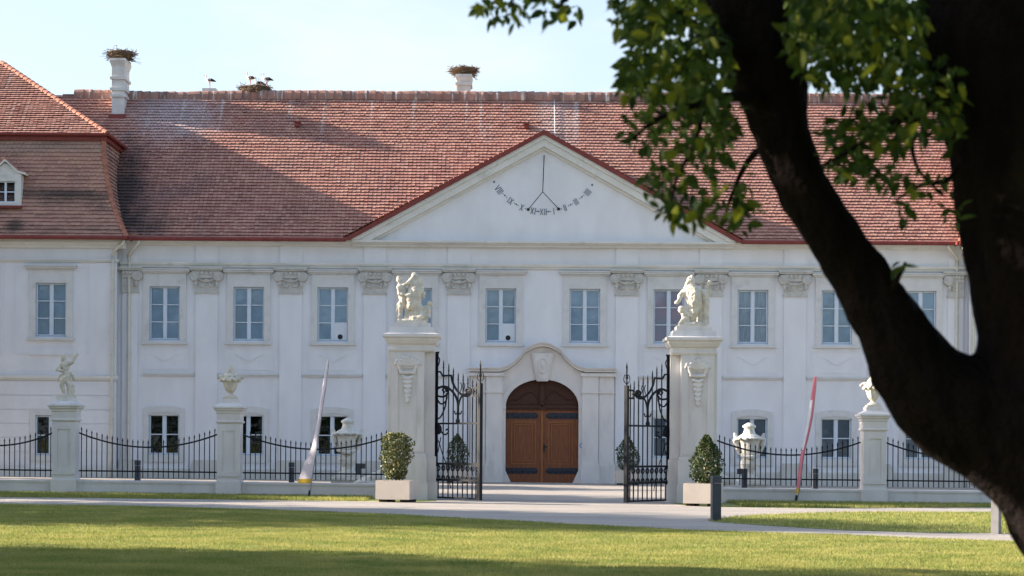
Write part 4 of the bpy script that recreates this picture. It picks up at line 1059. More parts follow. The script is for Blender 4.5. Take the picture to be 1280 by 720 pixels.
fence(98.5, 271.5, 'iron fence panel between the cherub pier and the urn pier', 'low plinth wall between the cherub pier and the urn pier')
fence(303.5, 486, 'iron fence panel behind the white feather banner', 'low plinth wall behind the white feather banner')
fence(896, 1075.5, 'iron fence panel behind the red and white banner', 'low plinth wall behind the red and white banner')
fence(1106.5, 1285, 'iron fence panel running behind the dark trunk', 'low plinth wall running behind the dark trunk')

GY = 56.6
def gate_pillar(px, sx, label):
    """sx: +1 when the gate is on its right"""
    x = ray(px, 590)[0] * GY
    root = thing('gate_pillar', label, 'pillar', (x, GY, gz(x)), group='gate pillars')
    s = lambda a, b: sorted((sx * a, sx * b))
    # stepped plan: main block and a narrower jamb on the gate side
    q = MB(); q.box(*s(-0.68, 0.48), -0.60, 0.60, -0.3, 0.50); q.box(*s(0.481, 0.74), -0.42, 0.50, -0.3, 0.497)
    q.box(*s(-0.65, 0.45), -0.57, 0.57, 0.502, 1.22); q.box(*s(0.451, 0.70), -0.38, 0.46, 0.499, 1.218); q.box(*s(-0.62, 0.42), -0.54, 0.54, 1.222, 1.30); q.build('pillar_base', M['stone'], root)
    q = MB(); q.box(*s(-0.58, 0.38), -0.50, 0.50, 1.302, 4.17); q.box(*s(0.381, 0.66), -0.34, 0.42, 1.22, 4.168); q.box(*s(-0.66, -0.581), -0.40, 0.45, 1.302, 4.166)
    c = -0.10 * sx
    q.ring([(c + 0.46, 1.36), (c + 0.46, 4.10), (c - 0.46, 4.10), (c - 0.46, 1.36)], [(c + 0.27, 1.62), (c + 0.27, 3.70), (c - 0.27, 3.70), (c - 0.27, 1.62)], -0.53, -0.499)
    q.build('pillar_shaft', M['stone'], root)
    q = MB(); w0, d0 = 0.62, 0.52
    prof = [(0.0, 4.171), (0.03, 4.22), (0.03, 4.26), (0.0, 4.28), (0.0, 4.36), (0.06, 4.40), (0.12, 4.50), (0.12, 4.54), (0.19, 4.58), (0.19, 4.66), (0.02, 4.70), (-0.02, 4.86)]
    V = []
    for o, z in prof:
        V += [(-w0 - o, -d0 - o, z), (w0 + o, -d0 - o, z), (w0 + o, d0 + o, z), (-w0 - o, d0 + o, z)]
    fs = [(i * 4 + k, i * 4 + (k + 1) % 4, i * 4 + 4 + (k + 1) % 4, i * 4 + 4 + k) for i in range(len(prof) - 1) for k in range(4)] + [tuple((len(prof) - 1) * 4 + k for k in range(4)), (3, 2, 1, 0)]
    q.add(V, fs); q.box(-0.50, 0.50, -0.42, 0.42, 4.861, 4.99)
    q.build('pillar_cap', M['stone'], root)
    # shell and garland relief
    it = []
    zc = 3.86
    for k in range(7):
        a = math.pi * (0.08 + 0.84 * k / 6); it.append(((c, -0.53, zc - 0.10), 0.03, (c + 0.24 * math.cos(a), -0.56, zc - 0.10 + 0.26 * math.sin(a)), 0.05))
    for sg in (-1, 1):
        it.append(((c + sg * 0.30, -0.54, zc + .05), 0.05, (c + sg * 0.18, -0.55, zc - 0.28), 0.045)); it.append(((c + sg * 0.30, -0.54, zc + .05), 0.05, (c + sg * 0.36, -0.54, zc - 0.06), 0.03))
    it.append(((c - 0.2, -0.54, zc - 0.28), 0.05, (c + 0.2, -0.54, zc - 0.28), 0.05))
    for k in range(6): 
        z = zc - 0.40 - k * 0.13; ww = 0.13 * (1 - k / 7)
        it.append(((c - ww, -0.54, z), 0.045, (c, -0.56, z - 0.05), 0.05)); it.append(((c + ww, -0.54, z), 0.045, (c, -0.56, z - 0.05), 0.05))
    sculpt('garland_relief', it, M['stone'], root, voxel=0.022, disp=0.006, dscale=14)
    return root, x
gl_, gxl = gate_pillar(514.5, 1, 'left gate pillar with shell relief, under the wrestling figures')
gr_, gxr = gate_pillar(865, -1, 'right gate pillar with shell relief, under the hooded figure')
def gate_leaf(sx, hx, label):
    """local: u along the leaf from the hinge; built along +x * sx"""
    W_ = 2.06
    root = thing('gate_leaf', label, 'gate', (hx, GY - 0.12, gz(hx)), -sx * R(52), 'open wrought iron gate leaves')
    def T(pts, r, name, n=6, k=4, sm=True):
        q = MB(); pts = [(sx * u, 0, z) for u, z in pts]; q.tube(smooth_path(pts, k) if sm and len(pts) > 2 else pts, r, n); return q.build(name, M['iron'], root)
    zx = lambda a: (a - 52) / 206.0 * W_
    zz = lambda b: CAMZ + (HOR - (435 + b / 3.6)) / 44.7 + 0.03
    C = lambda L_: [(zx(a), zz(b)) for a, b in L_]
    def bx(u0, u1, z0, z1, t=0.03):
        q = MB(); x0, x1 = sorted((sx * u0, sx * u1)); q.box(x0, x1, -t, t, z0, z1); return q
    bx(-0.03, 0.03, 0.95, zz(20), 0.03).build('hinge_stile', M['iron'], root)
    q = bx(W_ - 0.05, W_ + 0.05, 0.03, zz(170), 0.05); q.build('meeting_stile', M['iron'], root)
    for z, h in ((0.04, 0.05), (zz(608), 0.06), (zz(535), 0.06), (zz(352), 0.05)):
        bx(0.03 if z > 0.9 else -0.0, W_ - 0.05, z, z + h, 0.022).build('rail', M['iron'], root)
    bx(zx(225), W_ - 0.05, zz(195), zz(195) + 0.05, 0.022).build('rail', M['iron'], root); bx(zx(222), W_ - 0.05, zz(230), zz(230) + 0.05, 0.022).build('rail', M['iron'], root); bx(zx(222), zx(228), zz(230), zz(195), 0.02).build('rail', M['iron'], root)
    tips = [(0.05, 25), (zx(85), 60), (zx(110), 75), (zx(132), 95), (zx(155), 118), (zx(178), 122), (zx(200), 136), (zx(222), 146), (zx(240), 158)]
    for i, (u, b) in enumerate(tips):
        q = MB(); z1 = zz(b); q.tube([(sx * u, 0.0, 0.06), (sx * u, 0.0, z1 - 0.10)], 0.019, 5)
        q.add([(0.03 + sx * u, 0, z1 - .09), (sx * u, 0.014, z1 - .09), (sx * u - 0.03, 0, z1 - .09), (sx * u, -0.014, z1 - .09), (sx * u, 0, z1 + 0.02), (sx * u, 0, z1 - .15)], [(0, 1, 4), (1, 2, 4), (2, 3, 4), (3, 0, 4), (1, 0, 5), (2, 1, 5), (3, 2, 5), (0, 3, 5)])
        q.tube([(sx * u - 0.035, 0, z1 - 0.2), (sx * u, 0, z1 - 0.24), (sx * u + 0.035, 0, z1 - 0.2)], 0.010, 4)
        q.build('bar', M['iron'], root)
    for i in range(9):
        u = W_ * (i + 0.5) / 9
        q = MB(); q.tube([(sx * u, 0, 0.06), (sx * u, 0, zz(535))], 0.015, 5); q.ball((sx * u, 0, zz(520)), 0.001); q.build('bar', M['iron'], root)
        for zc in (zz(550), zz(596)):
            q = MB(); q.tube([(sx * u + 0.075 * math.cos(t), 0, zc + 0.075 * math.sin(t)) for t in [k * 2 * math.pi / 10 for k in range(10)]], 0.02, 4, closed=True)
            q.build('ring_ornament', M['iron'], root)
    # finial of the meeting stile
    q = MB(); u = sx * W_; zt = zz(75)
    q.tube([(u, 0, zz(170)), (u, 0, zt - .1)], 0.022, 6); q.add([(u + .05, 0, zt - .10), (u, .02, zt - .10), (u - .05, 0, zt - .10), (u, -.02, zt - .10), (u, 0, zt + .06), (u, 0, zt - .2)], [(0, 1, 4), (1, 2, 4), (2, 3, 4), (3, 0, 4), (1, 0, 5), (2, 1, 5), (3, 2, 5), (0, 3, 5)])
    for sg in (-1, 1):
        q.tube(smooth_path([(u, 0, zz(165)), (u + sg * 0.14, 0, zz(150)), (u + sg * 0.12, 0, zz(128)), (u + sg * 0.03, 0, zz(125)), (u + sg * 0.06, 0, zz(140))]), 0.013, 5)
    q.build('finial', M['iron'], root)
    # overthrow line and scrolls
    T(C([(56, 112), (70, 112), (80, 130)]), 0.026, 'scrollwork', sm=False); T(C([(80, 131), (122, 131)]), 0.03, 'scrollwork', sm=False)
    T(C([(122, 131), (130, 165), (150, 200), (178, 222), (200, 224), (214, 212), (214, 198), (202, 192), (190, 200), (196, 212)]), 0.034, 'scrollwork')
    T(C([(56, 188), (80, 180), (104, 184), (132, 208), (150, 240), (155, 275), (154, 340)]), 0.034, 'scrollwork')
    T(C([(232, 205), (205, 216), (180, 220), (164, 240), (156, 275)]), 0.028, 'scrollwork')
    T(C([(56, 222), (85, 226), (106, 212), (104, 192), (90, 186), (82, 196), (90, 206)]), 0.03, 'scrollwork')
    T(C([(56, 238), (72, 258), (92, 252), (102, 232), (100, 210)]), 0.024, 'scrollwork')
    T(C([(102, 214), (96, 262), (86, 292), (72, 318), (60, 326)]), 0.022, 'scrollwork')
    T(C([(70, 360), (76, 385), (95, 398), (110, 386), (106, 374), (98, 378)]), 0.024, 'scrollwork')
    T(C([(58, 420), (70, 446), (80, 480), (96, 520), (106, 560), (122, 640)]), 0.014, 'scrollwork')
    T(C([(60, 480), (68, 440), (74, 410)]), 0.014, 'scrollwork')
    T(C([(138, 292), (144, 306), (155, 300), (166, 306), (172, 292)]), 0.018, 'scrollwork')
    T(C([(166, 205), (172, 180), (166, 165)]), 0.014, 'scrollwork'); T(C([(178, 205), (186, 180), (180, 165)]), 0.014, 'scrollwork')
    T(C([(56, 92), (66, 60), (58, 40), (62, 20)]), 0.018, 'scrollwork')
    for a, b, r in ((154, 338, .09), (155, 300, .06), (205, 208, .08), (100, 195, .07), (62, 374, .15)):
        q = MB(); q.ball((sx * zx(a), 0, zz(b)), r, 8, 5, (1, .5, 1)); q.build('rosette', M['iron'], root)
    return root
gate_leaf(1, gxl + 0.70, 'open wrought iron gate leaf hung on the left pillar')
gate_leaf(-1, gxr - 0.70, 'open wrought iron gate leaf hung on the right pillar')

# ================================================================== STATUES AND URNS
def statue(px, pillar, items, name, label, cat, scale=1.0, z=4.99, voxel=0.022, wd=(0.42, 0.32)):
    x = pillar.location.x; root = thing(name, label, cat, (x, pillar.location.y, pillar.location.z + z))
    q = MB(); q.box(-wd[0], wd[0], -wd[1], wd[1], 0.001, 0.07, 0.97); q.build('statue_base', M['statue'], root)
    sculpt('figure', items, M['statue'], root, voxel=voxel * 0.8, disp=0.02, dscale=12)
    return root
f1 = lambda a, b, y=0.0: ((a - 370) / 8 / 44, y, (550 - b) / 8 / 44 + 0.05)
I = []
# standing youth at left, leaning back
I += [(f1(232, 128), (0.082, 0.085, 0.10)), (f1(245, 165), 0.05, f1(252, 190), 0.06), (f1(252, 205), 0.12, f1(268, 270), 0.115), (f1(268, 270), 0.115, f1(275, 335), 0.125)]
I += [(f1(282, 190, -.05), 0.06, f1(335, 152, -.08), 0.05), (f1(335, 152, -.08), 0.05, f1(378, 95, -.05), 0.042), (f1(378, 90, -.05), (0.05, 0.045, 0.05))]
I += [(f1(228, 205, -.06), 0.06, f1(240, 275, -.1), 0.052), (f1(240, 275, -.1), 0.05, f1(315, 292, -.16), 0.042), (f1(322, 292, -.16), (0.05, 0.04, 0.045))]
I += [(f1(262, 350), 0.09, f1(252, 430, -.04), 0.07), (f1(252, 430, -.04), 0.068, f1(238, 520), 0.045), (f1(238, 535, -.06), (0.06, 0.11, 0.035))]
I += [(f1(290, 350, .06), 0.09, f1(325, 430, .02), 0.07), (f1(325, 430, .02), 0.066, f1(345, 525, .05), 0.045)]
I += [(f1(225, 385, .05), (0.06, 0.07, 0.10)), (f1(222, 430, .05), (0.05, 0.05, 0.06))]
# central falling figure with drapery
I += [(f1(385, 95), (0.10, 0.10, 0.11)), (f1(420, 120, .05), 0.11, f1(440, 230, .06), 0.13), (f1(380, 160), 0.12, f1(365, 280), 0.16), (f1(400, 230), 0.18, f1(385, 360), 0.18), (f1(395, 370), 0.17, f1(420, 480), 0.13), (f1(345, 290, -.1), 0.10, f1(350, 400, -.08), 0.11)]
I += [(f1(440, 240), 0.06, f1(485, 265), 0.05), (f1(485, 265), 0.05, f1(480, 300), 0.045), (f1(370, 480), 0.12, f1(300, 520), 0.07), (f1(420, 480), 0.14, f1(470, 515), 0.09)]
I += [(f1(360, 520, -.12), 0.06, f1(465, 505, -.16), 0.075)]
I += [(f1(412, 220, .06), (0.20, 0.12, 0.44)), (f1(440, 420, .02), 0.15, f1(460, 500, .0), 0.15), (f1(330, 330, .1), 0.10, f1(330, 500, .1), 0.12)]
# crouching figure at right
I += [(f1(540, 368), (0.085, 0.085, 0.09)), (f1(528, 395), 0.05, f1(515, 415), 0.07), (f1(515, 420), 0.10, f1(495, 490), 0.12), (f1(500, 500), 0.10, f1(430, 520, -.12), 0.08), (f1(540, 430, -.08), 0.05, f1(535, 500, -.1), 0.045), (f1(380, 540), (0.44, 0.26, 0.06))]
statue(0, gl_, I, 'statue_group', 'pale stone group of wrestling figures with raised arm on the gate pillar', 'statue')
f2 = lambda a, b, y=0.0: ((a - 360) / 8 / 44, y, (570 - b) / 8 / 44 + 0.05)
I = []
I += [(f2(345, 125), (0.10, 0.10, 0.13)), (f2(348, 95), 0.07, f2(350, 78), 0.03), (f2(300, 170), 0.07, f2(330, 110), 0.08), (f2(345, 165), 0.10, f2(340, 230), 0.19), (f2(300, 190), 0.08, f2(285, 250), 0.12), (f2(340, 230), 0.20, f2(370, 330), 0.20)]
I += [(f2(375, 320, -.14), (0.20, 0.12, 0.38)), (f2(365, 430, -.1), 0.15, f2(360, 540, -.05), 0.07)]
I += [(f2(265, 245), 0.09, f2(228, 280, -.05), 0.075), (f2(228, 285, -.05), 0.07, f2(215, 325, -.1), 0.05), (f2(225, 325, -.1), 0.05, f2(185, 352, -.12), 0.045)]
I += [(f2(242, 415, -.1), (0.10, 0.10, 0.105)), (f2(290, 420, -.08), (0.08, 0.09, 0.09)), (f2(265, 450, -.08), 0.09, f2(290, 530, -.05), 0.12), (f2(290, 500, -.1), 0.09, f2(225, 560, -.12), 0.06), (f2(280, 440, -.12), 0.05, f2(330, 480, -.16), 0.045)]
I += [(f2(400, 210), 0.09, f2(460, 250), 0.10), (f2(450, 235), 0.085, f2(515, 235), 0.08), (f2(515, 235), 0.075, f2(500, 185), 0.055), (f2(500, 185), 0.055, f2(528, 150), 0.055), (f2(528, 142), (0.07, 0.06, 0.055))]
I += [(f2(480, 260), 0.11, f2(490, 380), 0.10), (f2(490, 370), 0.10, f2(480, 460), 0.075), (f2(480, 460), 0.07, f2(478, 550), 0.055), (f2(510, 400, .05), 0.05, f2(505, 550, .05), 0.055), (f2(430, 330, .05), 0.10, f2(430, 540, .05), 0.08), (f2(360, 560), (0.44, 0.26, 0.06))]
statue(0, gr_, I, 'statue_group', 'pale stone group with hooded figure and outstretched arm on gate pillar', 'statue')
f3 = lambda a, b, y=0.0: ((a - 315) / 9 / 43, y, (565 - b) / 9 / 43)
I = [(f3(278, 128), (0.085, 0.085, 0.10)), (f3(285, 160), 0.05, f3(292, 178), 0.06), (f3(300, 200), 0.11, f3(305, 270), 0.10), (f3(305, 280), 0.10, f3(305, 350), 0.13),
     (f3(335, 195), 0.065, f3(385, 165, -.03), 0.055), (f3(385, 165, -.03), 0.05, f3(420, 95, -.02), 0.05), (f3(425, 85), (0.08, 0.06, 0.05)),
     (f3(262, 205), 0.075, f3(222, 250, -.06), 0.065), (f3(222, 250, -.06), 0.05, f3(275, 270, -.14), 0.045),
     (f3(290, 350, -.03), 0.10, f3(270, 410, -.10), 0.08), (f3(270, 415, -.1), 0.07, f3(288, 540, -.02), 0.05), (f3(325, 350), 0.10, f3(345, 440, -.04), 0.075), (f3(345, 440, -.04), 0.07, f3(345, 540), 0.055),
     (f3(250, 330, .03), 0.07, f3(240, 385, .04), 0.05), (f3(370, 300, .05), 0.06, f3(400, 350, .05), 0.05), (f3(385, 440, .05), 0.06, f3(375, 540, .05), 0.07), (f3(320, 330, -.1), 0.06, f3(270, 380, -.14), 0.05), (f3(315, 550), (0.26, 0.2, 0.05))]
r_ = statue(0, piers[0], I, 'cherub_statue', 'weathered stone cherub with one arm raised on the leftmost pier', 'statue', z=2.805, voxel=0.018, wd=(0.25, 0.22))
def pier_urn(pier, label, head):
    root = thing('stone_urn', label, 'urn', (pier.location.x, FEN, pier.location.z + 2.805), group='urns on fence piers')
    q = MB(); q.box(-0.2, 0.2, -0.2, 0.2, 0, 0.05); q.lathe([(0.19, 0.051), (0.17, 0.09), (0.08, 0.14), (0.07, 0.18), (0.10, 0.21)], n=16); q.build('urn_foot', M['statue'], root)
    q = MB(); q.lathe([(0.10, 0.21), (0.15, 0.27), (0.20, 0.40), (0.23, 0.52), (0.22, 0.60), (0.20, 0.62)], n=24, lob=(0.03, 12)); q.build('urn_bowl', M['statue'], root)
    it = []
    for k in range(10):
        a = 2 * math.pi * k / 10; a2 = 2 * math.pi * (k + 1) / 10; am = (a + a2) / 2
        it.append(((0.25 * math.cos(a), 0.25 * math.sin(a), 0.63), 0.05, (0.27 * math.cos(am), 0.27 * math.sin(am), 0.54), 0.055)); it.append(((0.27 * math.cos(am), 0.27 * math.sin(am), 0.54), 0.055, (0.25 * math.cos(a2), 0.25 * math.sin(a2), 0.63), 0.05))
    for sg in (-1, 1): it.append(((sg * 0.25, 0, 0.66), 0.07, (sg * 0.36, -.02, 0.63), 0.05))
    it.append(((0, 0, 0.60), (0.25, 0.25, 0.06)))
    sculpt('garland', it, M['statue'], root, voxel=0.02, disp=0.015, dscale=14)
    it = [((0, 0, 0.68), (0.22, 0.22, 0.08)), ((0, 0, 0.72), 0.13, (0, 0, 0.82), 0.08), ((0, 0, 0.86), (0.09, 0.09, 0.08)), ((0, 0, 0.94), 0.05, (0.01, 0, 1.0), 0.03)]
    for k in range(6):
        a = k * math.pi / 3; it.append(((0.16 * math.cos(a), 0.16 * math.sin(a), 0.72), 0.04, (0.07 * math.cos(a), 0.07 * math.sin(a), 0.86), 0.03))
    if head: it = [((0, 0, 0.66), (0.20, 0.2, 0.07)), ((-0.03, 0, 0.80), (0.14, 0.13, 0.15)), ((-0.13, -.1, 0.72), (0.08, 0.08, 0.07)), ((0.1, -.08, 0.74), (0.09, 0.08, 0.09)), ((0.0, 0, 0.93), (0.09, 0.09, 0.06))]
    sculpt('urn_lid', it, M['statue'], root, voxel=0.02, disp=0.014, dscale=14)
    return root
pier_urn(piers[1], 'covered stone urn with garland on the pier left of the white banner', False)
pier_urn(piers[2], 'garlanded stone urn on the pier beside the dark limb', False)
def garden_vase(px, lab):
    Y = 60.2; x = ray(px, 560)[0] * Y
    root = thing('garden_vase', lab, 'vase', (x, Y, gz(x)), group='large garden vases behind the fence')
    q = MB(); q.square([(0.50, -.2), (0.50, 0.18), (0.46, 0.2), (0.46, 0.42), (0.52, 0.46), (0.52, 0.52), (0.36, 0.53), (0.36, 0.60), (0.27, 0.62)]); q.build('vase_pedestal', M['vase'], root)
    q = MB(); q.lathe([(0.26, 0.621), (0.24, 0.70), (0.17, 0.78), (0.16, 0.86), (0.24, 0.96), (0.28, 1.08), (0.24, 1.19), (0.18, 1.24), (0.20, 1.28), (0.27, 1.38), (0.30, 1.55), (0.32, 1.72), (0.36, 1.80)], n=28, lob=(0.03, 8)); q.build('vase_body', M['vase'], root)
    it = [((0, 0, 1.84), (0.46, 0.42, 0.05))]
    for k in range(12):
        a = 2 * math.pi * k / 12; it.append(((0.40 * math.cos(a), 0.38 * math.sin(a), 1.85), 0.045, (0.44 * math.cos(a + .25), 0.42 * math.sin(a + .25), 1.84), 0.045))
    for sg in (-1, 1):
        it += [((sg * 0.40, 0, 1.86), 0.07, (sg * 0.44, 0, 1.98), 0.05), ((sg * 0.42, -.05, 1.80), 0.085, (sg * 0.36, -.08, 1.55), 0.07), ((sg * 0.36, -.08, 1.55), 0.07, (sg * 0.30, -.08, 1.38), 0.045)]
        it += [((sg * 0.26, -.2, 1.35), 0.06, (0.0, -.32, 1.28), 0.06)]
    sculpt('vase_rim', it, M['vase'], root, voxel=0.024, disp=0.014, dscale=10)
    q = MB(); q.lathe([(0.40, 1.87), (0.30, 1.94), (0.19, 2.0), (0.155, 2.10), (0.15, 2.16), (0.20, 2.19), (0.20, 2.24), (0.12, 2.29), (0.04, 2.33)], n=20, lob=(0.02, 8)); q.build('vase_lid', M['vase'], root)
    return root
garden_vase(434.5, 'large shaded garden vase with lid behind the left fence')
garden_vase(936.5, 'large sunlit garden vase with lid behind the right fence')
def low_carving(px, sx, lab):
    Y = 59.6; x = ray(px, 600)[0] * Y
    root = thing('stone_carving', lab, 'carving', (x, Y, gz(x)), group='low stone carvings behind the wall')
    q = MB(); q.box(-0.55, 0.55, -0.25, 0.25, -0.1, 0.30); q.build('carving_base', M['vase'], root)
    it = [((-sx * 0.5, 0, 0.36), 0.10, (-sx * 0.1, 0, 0.50), 0.15), ((-sx * 0.1, 0, 0.50), 0.16, (sx * 0.25, 0, 0.66), 0.15), ((sx * 0.33, 0, 0.84), (0.10, 0.1, 0.11)), ((sx * 0.2, -.1, 0.55), 0.08, (sx * 0.48, -.14, 0.40), 0.06), ((-sx * 0.2, -.1, 0.42), 0.09, (-sx * 0.55, -.1, 0.36), 0.06), ((0, 0, 0.35), (0.52, 0.22, 0.08))]
    sculpt('carved_figure', it, M['vase'], root, voxel=0.025, disp=0.014, dscale=9)
    return root
low_carving(467, 1, 'low pale carved stone figure behind the wall near the left planter')
low_carving(911, -1, 'low pale carved stone figure behind the wall near the right planter')

# ================================================================== PLANTERS, SHRUBS, BOLLARDS, BANNERS
def planter(x, y, w, h, rz, lab, grp):
    root = thing('planter', lab, 'planter', (x, y, gz(x) + 0.008), R(rz), grp)
    a = w / 2
    q = MB()
    for k in range(4):
        t = MB(); t.box(-a, a - 0.07, -a, -a + 0.07, 0.07, h); t.xf(Matrix.Rotation(k * math.pi / 2, 4, 'Z')); q.add(t.v, t.f)
    q.build('planter_box', M['concrete'], root)
    q = MB(); q.box(-a + .06, a - .06, -a + .06, a - .06, 0.09, h - 0.06); q.build('soil', M['soil'], root)
    for sxx in (-1, 1):
        q = MB(); q.box(sxx * a * 0.62 - 0.11, sxx * a * 0.62 + 0.11, -a * .8, a * .8, -0.02, 0.069); q.build('skid', M['soil'], root)
    return root
def leaf_cloud(name, pts, size, mt, parent, kind='stuff', rng=None, aspect=0.5):
    """many small folded leaves, numpy"""
    rng = rng or np.random.default_rng(1); n = len(pts); pts = np.asarray(pts, np.float32)
    d = rng.normal(size=(n, 3)); d[:, 2] -= 0.3; d /= np.linalg.norm(d, axis=1)[:, None]
    s = rng.normal(size=(n, 3)); s -= d * (s * d).sum(1)[:, None]; s /= np.linalg.norm(s, axis=1)[:, None]
    up = np.cross(d, s); L_ = size * rng.uniform(0.6, 1.3, n)[:, None]
    V = np.empty((n, 4, 3), np.float32); V[:, 0] = pts - d * L_ * .5; V[:, 2] = pts + d * L_ * .5
    V[:, 1] = pts + s * L_ * aspect * .5 + up * L_ * 0.08; V[:, 3] = pts - s * L_ * aspect * .5 + up * L_ * 0.08
    me = bpy.data.meshes.new(name); me.vertices.add(n * 4); me.vertices.foreach_set('co', V.ravel())
    idx = (np.arange(n)[:, None] * 4 + np.array([0, 1, 2, 0, 2, 3])[None]).astype(np.int32).ravel()
    me.loops.add(n * 6); me.loops.foreach_set('vertex_index', idx)
    me.polygons.add(n * 2); me.polygons.foreach_set('loop_start', np.arange(0, n * 6, 3, dtype=np.int32))
    me.update(calc_edges=True); me.materials.append(mt)
    return link(name, me, parent, kind)
def shrub(x, y, z0, w, h, shape, mt, lab, seed, n=2600, grp=None):
    root = thing('shrub', lab, 'shrub', (x, y, z0), group=grp)
    rg = np.random.default_rng(seed)
    q = MB(); q.tube([(0, 0, -0.05), (0.02, 0, h * .3), (0, 0.01, h * 0.8)], [0.03, 0.025, 0.01], 6)
    for k in range(7):
        a = k * 2.4; q.tube([(0, 0, h * (0.05 + .08 * k)), (math.cos(a) * w * .3, math.sin(a) * w * .3, h * (0.25 + 0.09 * k))], [0.018, 0.006], 5)
    q.build('stem', M['twig'], root)
    P_ = []
    while len(P_) < n:
        t = rg.random(); z = h * (0.06 + 0.94 * t)
        if shape == 'cone': r = w / 2 * min(1.0, (0.70 + 0.75 * t / .3) if t < .3 else 1.08 * (1 - ((t - 0.3) / 0.72) ** 1.7) + 0.02)
        else: r = w / 2 * (0.60 + 0.40 * min(1, t / .45)) * (1.0 if t < 0.8 else math.sqrt(max(0, 1 - ((t - 0.8) / 0.22) ** 2)) * 0.9 + .1)
        if shape == 'cone' and t < 0.22: r *= 0.75 + 1.0 * t
        a = rg.random() * 2 * math.pi
        r *= 1 + 0.14 * math.sin(3 * a + 7 * t + seed) + 0.10 * math.sin(5 * a - 13 * t)
        rr = r * (rg.random() ** 0.33)
        P_.append((math.cos(a) * rr, math.sin(a) * rr, z + rg.normal() * 0.02))
    leaf_cloud('foliage', P_, 0.085, mt, root, rng=rg, aspect=0.6)
    return root
pl = G(497, 627.5); pr_ = G(879, 632.5)
planter(pl[0], pl[1], 0.95, 0.58, -14, 'beige square planter in front of the left gate pillar', 'planters by the gate')
shrub(pl[0] - 0.05, pl[1], gz(pl[0]) + 0.55, 0.84, 1.30, 'egg', M['shrub_sunlit_brown'], 'sunlit egg shaped shrub in the planter by the left gate pillar', 3)
planter(pr_[0], pr_[1], 0.92, 0.60, -16, 'beige square planter in front of the right gate pillar', 'planters by the gate')
shrub(pr_[0] + 0.08, pr_[1], gz(pr_[0]) + 0.55, 0.86, 1.34, 'cone', M['shrub'], 'dark cone shaped shrub in the planter by the right gate pillar', 4)
for px, lab, sd_ in ((571.5, 'left', 5), (784, 'right', 6)):
    Y = 80.5; x = ray(px, 590)[0] * Y
    planter(x, Y, 0.95, 0.58, 0, f'beige planter beside the portal, seen through the {lab} gate leaf', 'planters by the gate')
    shrub(x, Y, gz(x) + 0.54, 0.92, 1.42, 'cone', M['shrub'], f'dark conical shrub beside the portal, seen through the {lab} gate leaf', sd_, 1800)
M['bollard_sunlit'] = mat('bollard_sunlit', (0.22, 0.215, 0.215), (0.18, 0.175, 0.18), 5, 0.5)  # lighter copy of the bollard paint, sunlight put into the colour
def bollard(px, Y, lab, h=0.97, w=0.20, rz=0, cap=None, grp='dark bollards', bm_='bollard'):
    x = ray(px, 600)[0] * Y; root = thing('bollard', lab, 'bollard', (x, Y, gz(x)), R(rz), grp)
    q = MB(); q.box(-w / 2, w / 2, -w / 2, w / 2, -0.1, h - 0.16); q.build('post', M[bm_], root)
    q = MB()
    if cap: x0, x1 = sorted((-cap * w / 2, cap * (w / 2 + 0.14))); q.box(x0, x1, -w / 2, w / 2, h - 0.158, h)
    else: q.box(-w / 2 - .005, w / 2 + .005, -w / 2 - .005, w / 2 + .005, h - 0.15, h)
    q.build('lamp_head', M[bm_], root)
    return root
for px, Y, cp, lab in ((172, 62.0, None, 'dark bollard behind the fence between cherub and urn piers'), (364.5, 61.5, None, 'dark bollard behind the fence beside the white banner'), (447.5, 60.8, 1, 'dark hooked bollard behind the fence beside the left vase'), (471, 60.5, 1, 'low dark hooked bollard behind the fence at the left planter'), (930.5, 59.0, -1, 'dark hooked bollard in front of the sunlit vase'), (1019, 61.5, None, 'dark bollard behind the fence beside the red banner')):
    bollard(px, Y, lab, h=0.95 if px != 471 else 0.72, w=0.16, cap=cp)
b1 = G(895, 651.5); bollard(895, b1[1], 'grey square bollard standing at the tip of the grass island', rz=8, w=0.19)
b2 = G(1245.5, 667.5); bollard(1245.5, b2[1], 'pale sunlit bollard at the right beside the dark trunk', rz=-35, w=0.15, bm_='bollard_sunlit')
def banner(px0, pyb, outline, name, label, parts, Y):
    bx_, bz = P(px0, pyb, Y).x, gz(P(px0, pyb, Y).x)
    root = thing('feather_banner', label, 'banner', (bx_, Y, bz))
    def pt(px, py): p = P(px, py, Y); return (p.x - bx_, p.z - bz)
    left = [pt(a, y) for a, b, y in outline]; right = [pt(b, y) for a, b, y in outline]
    # pole runs along the right edge and bends over at the tip
    q = MB(); pole = [(0, 0, -0.05), (right[0][0] - 0.01, 0, right[0][1])] + [(x - 0.004, 0.0, z) for x, z in right[1:]]
    q.tube(smooth_path(pole, 2), [0.03] + [0.018] * (len(smooth_path(pole, 2)) - 1), 6); q.build('pole', M['pole_grey'], root)
    q = MB(); q.tube([(-.02, 0, -.05), (0, 0, 0.22)], [0.05, 0.03], 6); q.build('ground_spike', M['black'], root)
    n = len(outline)
    for nm, mt, sel, t0, t1 in parts:
        q = MB(); k = 5
        for i in range(sel[0], sel[1]):
            row = []
            for (l, r) in ((left[i], right[i]), (left[i + 1], right[i + 1])):
                for j in range(k + 1):
                    t = t0 + (t1 - t0) * j / k
                    yy = -0.10 * (1 - t) - 0.03 * math.sin(5 * t + 0.9 * l[1]) - 0.02
                    row.append((l[0] + (r[0] - l[0]) * t - 0.005, yy, l[1] + (r[1] - l[1]) * t))
            q.add(row, [(j, j + 1, k + 2 + j, k + 1 + j) for j in range(k)])
        q.build(nm, mt, root, smooth=True)
    return root
